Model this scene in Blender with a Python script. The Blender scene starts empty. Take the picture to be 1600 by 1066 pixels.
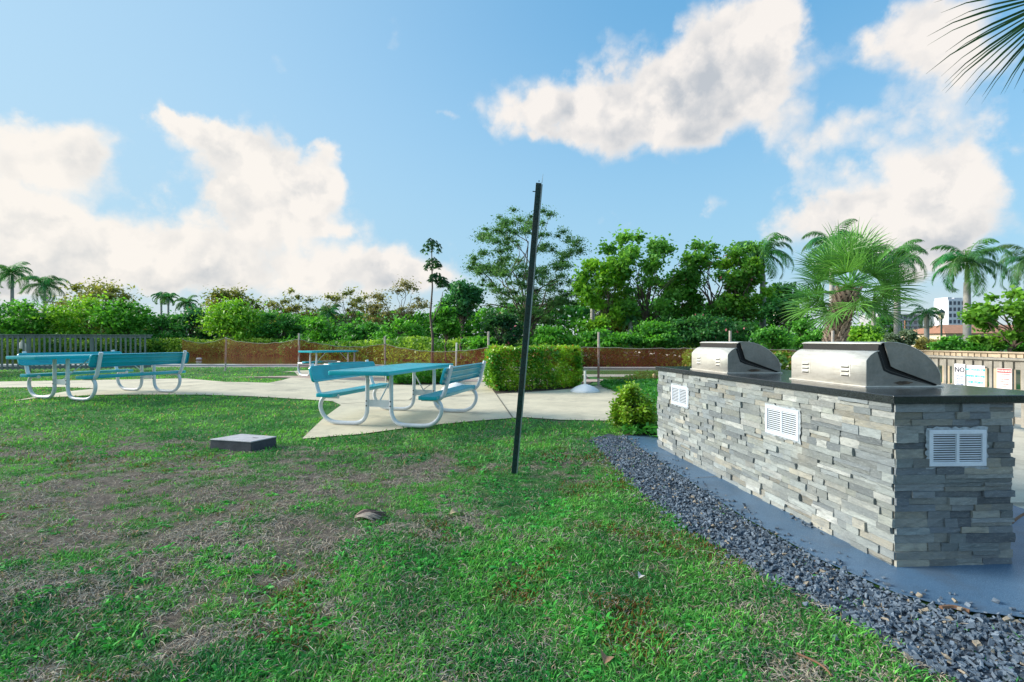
import bpy, bmesh, math, random
import numpy as np
from mathutils import Vector, Matrix
R = math.radians
random.seed(7)
rng = np.random.default_rng(11)
scene = bpy.context.scene
COL = scene.collection

# ------------------------------------------------------------------ camera
CAMH = 1.2; F = 800.0; CX = 800.0; HY = 534.0          # focal length in photo pixels, horizon row
cam = bpy.data.cameras.new('camera'); cam.lens = 18; cam.sensor_width = 36
cam.clip_start = 0.05; cam.clip_end = 3000
camo = bpy.data.objects.new('camera', cam); COL.objects.link(camo)
camo.location = (0, 0, CAMH); camo.rotation_euler = (R(90), 0, 0)
scene.camera = camo
scene.render.resolution_x = 1024; scene.render.resolution_y = 682

# ------------------------------------------------------------------ light
SUN_AZ, SUN_EL = R(-78), R(24)       # azimuth from +Y towards +X, elevation
SKYS = 0.14
sun = bpy.data.lights.new('sun', 'SUN'); sun.energy = 3.0; sun.angle = R(26); sun.color = (1.0, 0.93, 0.82)
suno = bpy.data.objects.new('sun', sun); COL.objects.link(suno)
sd = Vector((math.sin(SUN_AZ)*math.cos(SUN_EL), math.cos(SUN_AZ)*math.cos(SUN_EL), math.sin(SUN_EL)))
suno.rotation_euler = sd.to_track_quat('Z', 'Y').to_euler()
suno.location = (-20, 5, 20)
vs = scene.view_settings
vs.view_transform = 'Standard'; vs.look = 'None'; vs.exposure = 1.2; vs.gamma = 1.0

world = bpy.data.worlds.new('World'); scene.world = world; world.use_nodes = True
wn = world.node_tree; wn.nodes.clear()
class NT:
    def __init__(s, t): s.t = t
    def n(s, typ, **kw):
        x = s.t.nodes.new(typ)
        for k, v in kw.items():
            if k.startswith('i_'):
                x.inputs[int(k[2:]) if k[2:].isdigit() else k[2:]].default_value = v
            else: setattr(x, k, v)
        return x
    def l(s, a, b): s.t.links.new(a, b)
    def m(s, op, a, b=None, c=None, clamp=False):
        x = s.t.nodes.new('ShaderNodeMath'); x.operation = op; x.use_clamp = clamp
        for i, v in enumerate((a, b, c)):
            if v is None: continue
            if isinstance(v, (int, float)): x.inputs[i].default_value = v
            else: s.t.links.new(v, x.inputs[i])
        return x.outputs[0]
    def smooth(s, v, lo, hi):
        x = s.t.nodes.new('ShaderNodeMapRange'); x.interpolation_type = 'SMOOTHSTEP'
        s.t.links.new(v, x.inputs[0]); x.inputs[1].default_value = lo; x.inputs[2].default_value = hi
        x.inputs[3].default_value = 0; x.inputs[4].default_value = 1
        return x.outputs[0]
    def mix(s, f, a, b, typ='RGBA', blend='MIX'):
        x = s.t.nodes.new('ShaderNodeMix'); x.data_type = typ; x.blend_type = blend
        ia, ib, o = (6, 7, 2) if typ == 'RGBA' else (2, 3, 0)
        for i, v in ((0, f), (ia, a), (ib, b)):
            if isinstance(v, (int, float)): x.inputs[i].default_value = v
            elif isinstance(v, (tuple, list)): x.inputs[i].default_value = (*v, 1) if len(v) == 3 else v
            else: s.t.links.new(v, x.inputs[i])
        return x.outputs[o]
W = NT(wn)
sky = W.n('ShaderNodeTexSky'); sky.sky_type = 'NISHITA'; sky.sun_disc = False
sky.sun_elevation = SUN_EL; sky.sun_rotation = SUN_AZ
sky.air_density = 1.0; sky.dust_density = 0.6; sky.ozone_density = 1.5
tc = W.n('ShaderNodeTexCoord')
sep = W.n('ShaderNodeSeparateXYZ'); W.l(tc.outputs['Generated'], sep.inputs[0])
az = W.m('ARCTAN2', sep.outputs[0], sep.outputs[1])
el = W.m('ARCSINE', sep.outputs[2])
# large and small cloud noise, warped
nz1 = W.n('ShaderNodeTexNoise', i_Scale=5.0, i_Detail=9.0, i_Roughness=0.55); W.l(tc.outputs['Generated'], nz1.inputs['Vector'])
nz2 = W.n('ShaderNodeTexNoise', i_Scale=14.0, i_Detail=7.0, i_Roughness=0.58); W.l(tc.outputs['Generated'], nz2.inputs['Vector'])
nz3 = W.n('ShaderNodeTexNoise', i_Scale=3.2, i_Detail=8.0, i_Roughness=0.55)
mp = W.n('ShaderNodeMapping'); mp.inputs['Location'].default_value = (3.1, 5.2, 1.7); mp.inputs['Scale'].default_value = (1, 1, 2.2)
W.l(tc.outputs['Generated'], mp.inputs['Vector']); W.l(mp.outputs[0], nz3.inputs['Vector'])
sc1 = W.n('ShaderNodeSeparateColor'); W.l(nz1.outputs['Color'], sc1.inputs[0])
sc2 = W.n('ShaderNodeSeparateColor'); W.l(nz2.outputs['Color'], sc2.inputs[0])
azw = W.m('ADD', az, W.m('ADD', W.m('MULTIPLY', W.m('SUBTRACT', sc1.outputs[0], 0.5), 0.14), W.m('MULTIPLY', W.m('SUBTRACT', sc2.outputs[0], 0.5), 0.10)))
elw = W.m('ADD', el, W.m('ADD', W.m('MULTIPLY', W.m('SUBTRACT', sc1.outputs[1], 0.5), 0.13), W.m('MULTIPLY', W.m('SUBTRACT', sc2.outputs[1], 0.5), 0.06)))
def dirang(px, py):
    a = math.atan((px-CX)/F); e = math.atan((HY-py)/F*math.cos(a)); return a, e
# px, py, rx, ry, weight
BL = [(40,225,110,46,1.2),(140,235,60,40,1.1),(70,275,110,26,.8),(345,210,75,34,1.4),(285,192,48,18,1.2),(400,262,125,72,1.5),(400,330,110,50,1.3),(490,300,75,50,1.3),(512,240,28,18,1.0),
      (200,372,360,62,1.6),(60,345,90,30,1.0),(250,430,420,40,1.2),(-60,400,180,70,1.3),(570,415,140,36,1.3),(690,440,80,18,.7),(925,160,140,66,1.2),(850,190,70,34,.95),(1030,185,160,62,1.1),(1150,150,100,70,1.0),
      (1140,75,105,85,1.35),(1070,130,120,70,1.0),(1225,80,75,75,1.0),(1400,45,85,62,1.3),(1480,50,80,60,1.1),(1530,90,110,80,1.0),(1270,215,100,58,1.0),(1400,250,210,90,.85),(1340,340,150,50,.75),
      (1490,315,100,85,1.3),(1560,260,90,60,.8),(688,190,27,13,.8),(541,358,20,13,.9),(508,355,14,10,.6),(968,335,45,13,.6),(1105,318,24,20,.7),
      (1290,350,95,32,.95),(1380,400,300,40,.7),(340,6,42,12,.7),(940,35,34,28,.45),(1020,235,130,40,.45),(1470,370,110,40,.8),
      (-240,300,300,110,1.2),(-420,120,170,90,1.0),(2000,250,300,110,1.0)]
dens = None; vert = None
for (px, py, rx, ry, w) in BL:
    a, e = dirang(px, py)
    a2, _ = dirang(px+rx, py); a1, _ = dirang(px-rx, py)
    _, e1 = dirang(px, py+ry); _, e2 = dirang(px, py-ry)
    ra = (a2-a1)/2; re = (e2-e1)/2
    da = W.m('DIVIDE', W.m('SUBTRACT', azw, a), ra); de = W.m('DIVIDE', W.m('SUBTRACT', elw, e), re)
    r2 = W.m('ADD', W.m('MULTIPLY', da, da), W.m('MULTIPLY', de, de))
    g = W.m('MULTIPLY', W.m('POWER', 2.718, W.m('MULTIPLY', r2, -1.1)), w)
    dens = g if dens is None else W.m('ADD', dens, g)
    gv = W.m('MULTIPLY', g, de); vert = gv if vert is None else W.m('ADD', vert, gv)
# scattered clouds for the rest of the sky
back = W.m('MULTIPLY', W.smooth(nz3.outputs[0], 0.46, 0.66), W.smooth(W.m('ABSOLUTE', az), 1.1, 1.5))
top = W.m('MULTIPLY', W.smooth(nz3.outputs[0], 0.46, 0.66), W.smooth(el, 0.62, 0.85))
dens = W.m('ADD', dens, W.m('MAXIMUM', back, top))
nz4 = W.n('ShaderNodeTexNoise', i_Scale=34.0, i_Detail=6.0, i_Roughness=0.6); W.l(tc.outputs['Generated'], nz4.inputs['Vector'])
def billow(d, scale=8.0):
    v = W.n('ShaderNodeTexVoronoi'); v.feature = 'F1'; v.inputs['Scale'].default_value = scale; v.inputs['Detail'].default_value = 2.0; v.inputs['Roughness'].default_value = .55
    w1 = W.n('ShaderNodeVectorMath'); w1.operation = 'SCALE'; W.l(nz2.outputs['Color'], w1.inputs[0]); w1.inputs['Scale'].default_value = .09
    mm = W.n('ShaderNodeMapping'); mm.inputs['Location'].default_value = (sd.x*d, sd.y*d, (sd.z+.6)*d); W.l(tc.outputs['Generated'], mm.inputs['Vector'])
    w2 = W.n('ShaderNodeVectorMath'); W.l(mm.outputs[0], w2.inputs[0]); W.l(w1.outputs[0], w2.inputs[1]); W.l(w2.outputs[0], v.inputs['Vector'])
    return W.m('SUBTRACT', 0.47, v.outputs['Distance'])
bil = billow(0.0); bilo = billow(0.028)
dn = W.m('ADD', W.m('ADD', dens, W.m('MULTIPLY', bil, 0.95)), W.m('ADD', W.m('MULTIPLY', W.m('SUBTRACT', nz2.outputs[0], 0.5), 0.75), W.m('MULTIPLY', W.m('SUBTRACT', nz4.outputs[0], 0.5), 0.40)))
cov = W.smooth(dn, 0.08, 0.98)
# cloud shading: lit tops, greyer thick undersides
def offnoise(scale, det, d):
    mm = W.n('ShaderNodeMapping'); mm.inputs['Location'].default_value = (sd.x*d, sd.y*d, (sd.z+.5)*d); W.l(tc.outputs['Generated'], mm.inputs['Vector'])
    x = W.n('ShaderNodeTexNoise', i_Scale=scale, i_Detail=7.0, i_Roughness=0.58); W.l(mm.outputs[0], x.inputs['Vector']); return x.outputs[0]
rel = W.m('SUBTRACT', offnoise(14.0, 7, .030), nz2.outputs[0])
nz5 = W.n('ShaderNodeTexNoise', i_Scale=5.0, i_Detail=7.0, i_Roughness=0.58); W.l(tc.outputs['Generated'], nz5.inputs['Vector'])
rel2 = W.m('SUBTRACT', offnoise(5.0, 7, .07), nz5.outputs[0])
relief = W.m('ADD', W.m('MULTIPLY', W.m('SUBTRACT', bilo, bil), 1.3), W.m('ADD', W.m('MULTIPLY', rel, 1.2), W.m('MULTIPLY', rel2, 2.4)))
vn = W.m('DIVIDE', vert, W.m('ADD', dens, 0.25))
basegrey = W.m('MULTIPLY', W.smooth(vn, 0.15, -0.75), 0.55)
core = W.smooth(dn, 0.55, 1.6)
shade = W.m('MULTIPLY', W.m('ADD', W.m('ADD', 0.12, relief), basegrey), W.m('ADD', 0.25, W.m('MULTIPLY', core, 0.75)), clamp=True)
ccol = W.mix(shade, (3.05, 2.86, 2.68), (1.72, 1.80, 1.92))
leftglow = W.smooth(az, 0.1, -0.8)
ccol = W.mix(W.m('MULTIPLY', leftglow, 0.22), ccol, (3.3, 3.1, 2.7))
# unseen clouds overhead and behind the camera, brightened as added fill light
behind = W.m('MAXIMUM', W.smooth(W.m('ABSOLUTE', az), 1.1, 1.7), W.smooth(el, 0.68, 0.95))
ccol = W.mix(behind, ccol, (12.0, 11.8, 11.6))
skyc = W.mix(1.0, sky.outputs[0], (0.62, 0.86, 1.0), blend='MULTIPLY')
hz = W.smooth(el, 0.62, 0.02)
lp = W.smooth(az, 0.45, -0.9)
skyc = W.mix(0.60, skyc, (0.40, 1.34, 2.15))
skyc = W.mix(W.m('MULTIPLY', hz, 0.80), skyc, (1.32, 2.08, 2.56))
skyc = W.mix(W.m('MULTIPLY', lp, 0.65), skyc, (1.62, 2.20, 2.56))
skyc = W.mix(W.m('MULTIPLY', W.smooth(el, 0.16, 0.0), 0.65), skyc, (2.45, 2.50, 2.45))
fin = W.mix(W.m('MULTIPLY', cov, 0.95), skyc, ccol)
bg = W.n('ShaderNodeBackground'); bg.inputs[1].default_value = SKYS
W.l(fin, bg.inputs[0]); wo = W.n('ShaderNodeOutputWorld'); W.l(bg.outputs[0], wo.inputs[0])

# ------------------------------------------------------------------ noise + terrain
_perm = np.random.default_rng(3).random((256, 256))
def vnoise(x, y):
    x = np.asarray(x, float); y = np.asarray(y, float)
    xi = np.floor(x).astype(int); yi = np.floor(y).astype(int); fx = x-xi; fy = y-yi
    fx = fx*fx*(3-2*fx); fy = fy*fy*(3-2*fy)
    g = lambda a, b: _perm[a & 255, b & 255]
    return (g(xi, yi)*(1-fx)+g(xi+1, yi)*fx)*(1-fy)+(g(xi, yi+1)*(1-fx)+g(xi+1, yi+1)*fx)*fy
def fbm(x, y, o=4):
    s = 0; a = .5; t = 0
    for i in range(o):
        s = s+a*vnoise(np.asarray(x)*2**i+17*i, np.asarray(y)*2**i+31*i); t += a; a *= .5
    return s/t
def ss(v): v = np.clip(v, 0, 1); return v*v*(3-2*v)
def gh(x, y):                                          # terrain height
    x = np.asarray(x, float); y = np.asarray(y, float)
    h = 0.13*ss((-x-2.6)/4.5)*ss((y-4.5)/4.5)
    near = ss((1.2-x)/1.0)*ss((7.0-y)/2.0)
    return h + near*(fbm(x*1.3+5, y*1.3)-.5)*0.07
def G(x, y): return float(gh(x, y))
def P(px, py, dz=0.0):                                 # photo pixel -> point on the terrain
    z = 0.0
    for _ in range(12):
        Z = (CAMH-z-dz)*F/max(py-HY, 1e-3); X = (px-CX)/F*Z; z = G(X, Z)
    return Vector((X, Z, z+dz))

# ------------------------------------------------------------------ materials
def mat(name): m = bpy.data.materials.new(name); m.use_nodes = True; m.node_tree.nodes.clear(); return m, NT(m.node_tree)
def finish(T, sh):
    o = T.n('ShaderNodeOutputMaterial'); T.l(sh, o.inputs[0])
def surf(name, base, rough=.6, metal=0, nscale=6, var=.25, bump=.2, bscale=60, spec=.5, base2=None, coords='Object', extra=None, bdist=.01, coat=0):
    m, T = mat(name)
    t = T.n('ShaderNodeTexCoord')
    n1 = T.n('ShaderNodeTexNoise', i_Scale=nscale, i_Detail=6.0, i_Roughness=.6); T.l(t.outputs[coords], n1.inputs['Vector'])
    n2 = T.n('ShaderNodeTexNoise', i_Scale=bscale, i_Detail=5.0, i_Roughness=.6); T.l(t.outputs[coords], n2.inputs['Vector'])
    b2 = base2 if base2 else tuple(c*(1-var) for c in base)
    c = T.mix(T.smooth(n1.outputs[0], .35, .68), tuple(base), tuple(b2))
    c = T.mix(T.m('MULTIPLY', T.smooth(n2.outputs[0], .35, .7), .35), c, tuple(x*(1-var) for x in b2))
    if extra: c = extra(T, t, c)
    p = T.n('ShaderNodeBsdfPrincipled'); T.l(c, p.inputs['Base Color'])
    p.inputs['Metallic'].default_value = metal
    T.l(T.m('ADD', rough-.08, T.m('MULTIPLY', n1.outputs[0], .16)), p.inputs['Roughness'])
    p.inputs['Specular IOR Level'].default_value = spec; p.inputs['Coat Weight'].default_value = coat
    b = T.n('ShaderNodeBump'); b.inputs['Strength'].default_value = bump; b.inputs['Distance'].default_value = bdist
    T.l(n2.outputs[0], b.inputs['Height']); T.l(b.outputs[0], p.inputs['Normal'])
    finish(T, p.outputs[0]); return m
def leafmat(name, rough=.5, trans=.42, gain=1.0, spec=.4):
    m, T = mat(name)
    a = T.n('ShaderNodeAttribute'); a.attribute_name = 'Col'
    c = a.outputs['Color']
    if gain != 1: c = T.mix(1.0, c, (gain, gain, gain), blend='MULTIPLY')
    p = T.n('ShaderNodeBsdfPrincipled'); T.l(c, p.inputs['Base Color']); p.inputs['Roughness'].default_value = rough
    p.inputs['Specular IOR Level'].default_value = spec
    tr = T.n('ShaderNodeBsdfTranslucent'); T.l(T.mix(1.0, c, (1.25, 1.25, .7), blend='MULTIPLY'), tr.inputs[0])
    ms = T.n('ShaderNodeMixShader'); ms.inputs[0].default_value = trans
    T.l(p.outputs[0], ms.inputs[1]); T.l(tr.outputs[0], ms.inputs[2]); finish(T, ms.outputs[0]); return m
def attrmat(name, rough=.8, bump=.5, bscale=70, var=.3, spec=.3, bdist=.006, nscale=12, dark=(.1,.1,.1)):
    m, T = mat(name); t = T.n('ShaderNodeTexCoord')
    a = T.n('ShaderNodeAttribute'); a.attribute_name = 'Col'
    n1 = T.n('ShaderNodeTexNoise', i_Scale=nscale, i_Detail=7.0, i_Roughness=.65); T.l(t.outputs['Object'], n1.inputs['Vector'])
    n2 = T.n('ShaderNodeTexNoise', i_Scale=bscale, i_Detail=6.0, i_Roughness=.7); T.l(t.outputs['Object'], n2.inputs['Vector'])
    c = T.mix(T.m('MULTIPLY', T.smooth(n1.outputs[0], .35, .7), var), a.outputs['Color'], dark)
    c = T.mix(T.m('MULTIPLY', T.smooth(n2.outputs[0], .4, .7), var*.8), c, dark)
    p = T.n('ShaderNodeBsdfPrincipled'); T.l(c, p.inputs['Base Color']); p.inputs['Roughness'].default_value = rough
    p.inputs['Specular IOR Level'].default_value = spec
    b = T.n('ShaderNodeBump'); b.inputs['Strength'].default_value = bump; b.inputs['Distance'].default_value = bdist
    T.l(n2.outputs[0], b.inputs['Height']); T.l(b.outputs[0], p.inputs['Normal']); finish(T, p.outputs[0]); return m
def flat(name, c, rough=.5, metal=0, emit=None):
    m, T = mat(name); p = T.n('ShaderNodeBsdfPrincipled'); p.inputs['Base Color'].default_value = (*c, 1)
    p.inputs['Roughness'].default_value = rough; p.inputs['Metallic'].default_value = metal
    if emit: p.inputs['Emission Color'].default_value = (*c, 1); p.inputs['Emission Strength'].default_value = emit
    finish(T, p.outputs[0]); return m
def mesh_holes(name, col, freq, fill, rough=.35, lines=False):
    m, T = mat(name); t = T.n('ShaderNodeTexCoord')
    s = T.n('ShaderNodeSeparateXYZ'); T.l(t.outputs['Object'], s.inputs[0])
    u = T.m('ADD', s.outputs[0], T.m('MULTIPLY', s.outputs[2], .9)); v = T.m('SUBTRACT', s.outputs[1], T.m('MULTIPLY', s.outputs[2], .45))
    a = T.m('SINE', T.m('MULTIPLY', T.m('ADD', u, v), freq)); b = T.m('SINE', T.m('MULTIPLY', T.m('SUBTRACT', u, v), freq))
    h = T.m('GREATER_THAN', T.m('MULTIPLY', a, b), fill)
    n1 = T.n('ShaderNodeTexNoise', i_Scale=4.0, i_Detail=5.0); T.l(t.outputs['Object'], n1.inputs['Vector'])
    c = T.mix(T.smooth(n1.outputs[0], .35, .7), tuple(col), tuple(x*.8 for x in col))
    p = T.n('ShaderNodeBsdfPrincipled'); T.l(c, p.inputs['Base Color']); p.inputs['Roughness'].default_value = rough
    tr = T.n('ShaderNodeBsdfTransparent'); ms = T.n('ShaderNodeMixShader'); T.l(h, ms.inputs[0])
    T.l(p.outputs[0], ms.inputs[1]); T.l(tr.outputs[0], ms.inputs[2]); finish(T, ms.outputs[0]); return m

TEALC = (.004, .43, .53)
M = {}
M['teal'] = surf('teal_coating', TEALC, .32, nscale=3, var=.15, bump=.05, bscale=120, coat=.3)
M['teal_mesh'] = mesh_holes('teal_perforated_steel', TEALC, 190, .42)
M['white_metal'] = surf('white_painted_steel', (.70, .73, .78), .38, nscale=5, var=.15, bump=.05, bscale=80)
M['bolt'] = flat('bolt_steel', (.06, .06, .07), .5, .6)
def stain(T, t, c):
    n0 = T.n('ShaderNodeTexNoise', i_Scale=3.1, i_Detail=9.0, i_Roughness=.75); T.l(t.outputs['Object'], n0.inputs['Vector'])
    c = T.mix(T.m('MULTIPLY', T.smooth(n0.outputs[0], .48, .66), .30), c, (.36, .32, .25))
    n = T.n('ShaderNodeTexNoise', i_Scale=1.1, i_Detail=9.0, i_Roughness=.72); T.l(t.outputs['Object'], n.inputs['Vector'])
    c = T.mix(T.m('MULTIPLY', T.smooth(n.outputs[0], .50, .68), .55), c, (.24, .22, .17))
    w = T.n('ShaderNodeTexVoronoi', i_Scale=.5); w.feature = 'DISTANCE_TO_EDGE'; T.l(t.outputs['Object'], w.inputs['Vector'])
    nn = T.n('ShaderNodeTexNoise', i_Scale=90.0, i_Detail=3.0); T.l(t.outputs['Object'], nn.inputs['Vector'])
    return T.mix(T.m('MULTIPLY', T.smooth(nn.outputs[0], .52, .75), .35), c, (.28, .26, .22))
M['path'] = surf('worn_cream_concrete', (.66, .585, .43), .85, nscale=1.2, var=.18, bump=.35, bscale=140, extra=stain, bdist=.004)
M['joint'] = surf('concrete_joint', (.20, .18, .14), .95, var=.4)
M['deck_conc'] = surf('deck_concrete', (.62, .58, .48), .8, nscale=2, var=.2, bump=.3, bscale=120, extra=stain, bdist=.004)
def speck(T, t, c):
    n = T.n('ShaderNodeTexNoise', i_Scale=260.0, i_Detail=2.0); T.l(t.outputs['Object'], n.inputs['Vector'])
    c = T.mix(T.m('MULTIPLY', T.smooth(n.outputs[0], .48, .70), .75), c, (.20, .31, .43))
    n = T.n('ShaderNodeTexNoise', i_Scale=2.6, i_Detail=8.0, i_Roughness=.7); T.l(t.outputs['Object'], n.inputs['Vector'])
    return T.mix(T.m('MULTIPLY', T.smooth(n.outputs[0], .47, .68), .55), c, (.075, .10, .135))
M['slab'] = surf('blue_grey_painted_concrete', (.062, .135, .235), .42, nscale=3, var=.2, bump=.5, bscale=220, extra=speck, bdist=.003)
def granspeck(T, t, c):
    n = T.n('ShaderNodeTexVoronoi', i_Scale=330.0); T.l(t.outputs['Object'], n.inputs['Vector'])
    return T.mix(T.m('MULTIPLY', T.m('LESS_THAN', n.outputs[0], .28), .5), c, (.12, .15, .17))
M['granite'] = surf('black_speckled_granite', (.020, .024, .028), .16, nscale=30, var=.3, bump=.03, bscale=300, extra=granspeck)
M['grout'] = surf('grey_mortar', (.22, .24, .24), .95)
def mk_stone():
    m, T = mat('split_ledger_stone'); t = T.n('ShaderNodeTexCoord'); a = T.n('ShaderNodeAttribute'); a.attribute_name = 'Col'
    mpp = T.n('ShaderNodeMapping'); mpp.inputs['Scale'].default_value = (1, 1, 3.5); T.l(t.outputs['Object'], mpp.inputs[0])
    n1 = T.n('ShaderNodeTexNoise', i_Scale=11.0, i_Detail=9.0, i_Roughness=.72); T.l(mpp.outputs[0], n1.inputs['Vector'])
    n2 = T.n('ShaderNodeTexNoise', i_Scale=46.0, i_Detail=8.0, i_Roughness=.75); T.l(mpp.outputs[0], n2.inputs['Vector'])
    n3 = T.n('ShaderNodeTexNoise', i_Scale=2.3, i_Detail=6.0, i_Roughness=.6); T.l(t.outputs['Object'], n3.inputs['Vector'])
    c = T.mix(T.m('MULTIPLY', T.smooth(n1.outputs[0], .42, .64), .55), a.outputs['Color'], (.17, .19, .20))
    c = T.mix(T.m('MULTIPLY', T.smooth(n2.outputs[0], .52, .70), .30), c, (.56, .59, .56))
    c = T.mix(T.m('MULTIPLY', T.smooth(n2.outputs[0], .46, .32), .45), c, (.11, .12, .12))
    c = T.mix(T.m('MULTIPLY', T.smooth(n3.outputs[0], .55, .75), .14), c, (.42, .36, .26))
    p = T.n('ShaderNodeBsdfPrincipled'); T.l(c, p.inputs['Base Color']); p.inputs['Roughness'].default_value = .85; p.inputs['Specular IOR Level'].default_value = .3
    b = T.n('ShaderNodeBump'); b.inputs['Strength'].default_value = 1.0; b.inputs['Distance'].default_value = .0045
    T.l(T.m('ADD', n2.outputs[0], n1.outputs[0]), b.inputs['Height']); T.l(b.outputs[0], p.inputs['Normal']); finish(T, p.outputs[0]); return m
M['stone'] = mk_stone()
def smudge(T, t, c):
    mpg = T.n('ShaderNodeMapping'); mpg.inputs['Scale'].default_value = (2, 1.2, 9); T.l(t.outputs['Object'], mpg.inputs[0])
    n = T.n('ShaderNodeTexNoise', i_Scale=5.0, i_Detail=8.0, i_Roughness=.7); T.l(mpg.outputs[0], n.inputs['Vector'])
    return T.mix(T.m('MULTIPLY', T.smooth(n.outputs[0], .46, .75), .5), c, (.30, .25, .19))
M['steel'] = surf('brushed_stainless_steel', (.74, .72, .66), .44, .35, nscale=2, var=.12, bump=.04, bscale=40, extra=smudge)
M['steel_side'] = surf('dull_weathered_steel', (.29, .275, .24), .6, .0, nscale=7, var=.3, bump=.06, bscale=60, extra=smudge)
M['soot'] = surf('black_soot', (.006, .006, .006), .7, var=.3)  # for soot marks, and as black filler in gaps, slots and holes
M['soot_brown'] = surf('grease_stained_steel', (.16, .11, .07), .6, .3, nscale=14, var=.7)
M['vent'] = surf('pale_blue_white_plastic', (.68, .75, .84), .5, nscale=6, var=.12, bump=.1)
M['vent_dark'] = flat('vent_cavity', (.015, .025, .035), .9)
M['caulk'] = surf('caulk', (.42, .48, .53), .8, nscale=20, var=.3, bump=.8, bscale=40)
M['rust_pole'] = surf('dark_green_painted_steel', (.010, .050, .052), .5, .2, nscale=9, var=.5, bump=.3, bscale=80, base2=(.03, .045, .04))
M['pole_light'] = surf('bare_galvanised_steel', (.36, .44, .48), .45, .5, nscale=9, var=.3)
M['wood_grey'] = surf('weathered_grey_wood', (.21, .235, .22), .9, nscale=4, var=.35, bump=.4, bscale=50, base2=(.16, .19, .18))
M['wood_tan'] = surf('weathered_tan_wood', (.33, .31, .27), .9, nscale=4, var=.3, bump=.4, bscale=50, base2=(.23, .215, .185))
M['wood_tan2'] = surf('sun_bleached_wood', (.52, .42, .30), .9, nscale=4, var=.3, bump=.4, bscale=50)
M['post'] = surf('grey_pvc_coated_post', (.50, .46, .42), .7, nscale=12, var=.4, base2=(.40, .33, .28))
def weave(name, col, cover):
    m, T = mat(name); t = T.n('ShaderNodeTexCoord')
    n1 = T.n('ShaderNodeTexNoise', i_Scale=2.2, i_Detail=6.0, i_Roughness=.7); T.l(t.outputs['Object'], n1.inputs['Vector'])
    n2 = T.n('ShaderNodeTexNoise', i_Scale=60.0, i_Detail=2.0); T.l(t.outputs['Object'], n2.inputs['Vector'])
    p = T.n('ShaderNodeBsdfPrincipled'); p.inputs['Roughness'].default_value = .8
    T.l(T.mix(n1.outputs[0], tuple(col), tuple(x*.6 for x in col)), p.inputs['Base Color'])
    tl = T.n('ShaderNodeBsdfTranslucent'); tl.inputs[0].default_value = (*[min(1, x*1.2) for x in col], 1)
    pp = T.n('ShaderNodeMixShader'); pp.inputs[0].default_value = .4; T.l(p.outputs[0], pp.inputs[1]); T.l(tl.outputs[0], pp.inputs[2])
    tr = T.n('ShaderNodeBsdfTransparent'); ms = T.n('ShaderNodeMixShader')
    f = T.m('ADD', cover, T.m('ADD', T.m('MULTIPLY', T.m('SUBTRACT', n1.outputs[0], .5), .5), T.m('MULTIPLY', T.m('SUBTRACT', n2.outputs[0], .5), .3)), clamp=True)
    T.l(f, ms.inputs[0]); T.l(tr.outputs[0], ms.inputs[1]); T.l(pp.outputs[0], ms.inputs[2]); finish(T, ms.outputs[0]); return m
M['net'] = weave('red_brown_mesh_screen', (.42, .085, .035), .38)
M['leaf'] = leafmat('leaf'); M['leaf_gloss'] = leafmat('glossy_leaf', .35, .3)
M['grass'] = leafmat('grass_blade', .65, .3, spec=.2); M['straw'] = leafmat('dry_straw', .8, .1, spec=.2)
M['bark'] = surf('grey_brown_bark', (.17, .13, .10), .95, nscale=5, var=.4, bump=.8, bscale=18, bdist=.03)
M['bark_pale'] = surf('pale_palm_trunk', (.42, .41, .38), .9, nscale=3, var=.25, bump=.4, bscale=14, bdist=.02)
M['crownshaft'] = surf('green_crownshaft', (.13, .22, .06), .5, nscale=3, var=.3)
M['boot'] = attrmat('palm_boots', .9, .6, 40, .3, dark=(.08, .06, .05))
M['soil'] = surf('dark_mulch', (.075, .055, .04), .95, nscale=14, var=.5, bump=1, bscale=60, bdist=.02)
M['kerb'] = surf('seawall_cap', (.55, .55, .52), .85, nscale=1, var=.2)
M['strip'] = surf('grey_gravel_strip', (.27, .26, .25), .95, nscale=3, var=.35, bump=.6, bscale=60)
M['court'] = surf('green_court_paint', (.17, .30, .21), .8, nscale=1, var=.2)
M['paver'] = surf('pink_pavers', (.50, .38, .32), .85, nscale=6, var=.25)
M['court_line'] = surf('cream_paint', (.58, .55, .45), .8, nscale=2, var=.15)
M['white_conc'] = surf('white_painted_concrete', (.74, .77, .80), .6, nscale=5, var=.12)
M['white_pipe'] = flat('white_pipe', (.75, .74, .68), .4)
M['gravel'] = attrmat('slate_chip', .78, .5, 120, .25, spec=.3, dark=(.03, .04, .05))
M['gravel_bed'] = surf('gravel_bed', (.07, .09, .12), .95, nscale=30, var=.4, bump=1, bscale=90)
M['box_lid'] = surf('grey_composite_lid', (.48, .47, .50), .75, nscale=10, var=.25, bump=.4, bscale=90)
M['box_side'] = surf('dark_composite', (.07, .075, .09), .85, nscale=10, var=.3, bump=.3)
M['husk'] = attrmat('dry_palm_husk', .85, .5, 60, .4, dark=(.04, .03, .025))
def mk_water():
    m, T = mat('canal_water'); t = T.n('ShaderNodeTexCoord')
    mpp = T.n('ShaderNodeMapping'); mpp.inputs['Scale'].default_value = (.5, 1.6, 1); T.l(t.outputs['Object'], mpp.inputs[0])
    n = T.n('ShaderNodeTexNoise', i_Scale=1.4, i_Detail=4.0); T.l(mpp.outputs[0], n.inputs['Vector'])
    p = T.n('ShaderNodeBsdfPrincipled'); p.inputs['Base Color'].default_value = (.035, .032, .018, 1); p.inputs['Roughness'].default_value = .06
    b = T.n('ShaderNodeBump'); b.inputs['Strength'].default_value = .12; b.inputs['Distance'].default_value = .08
    T.l(n.outputs[0], b.inputs['Height']); T.l(b.outputs[0], p.inputs['Normal']); finish(T, p.outputs[0]); return m
M['water'] = mk_water()
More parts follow.
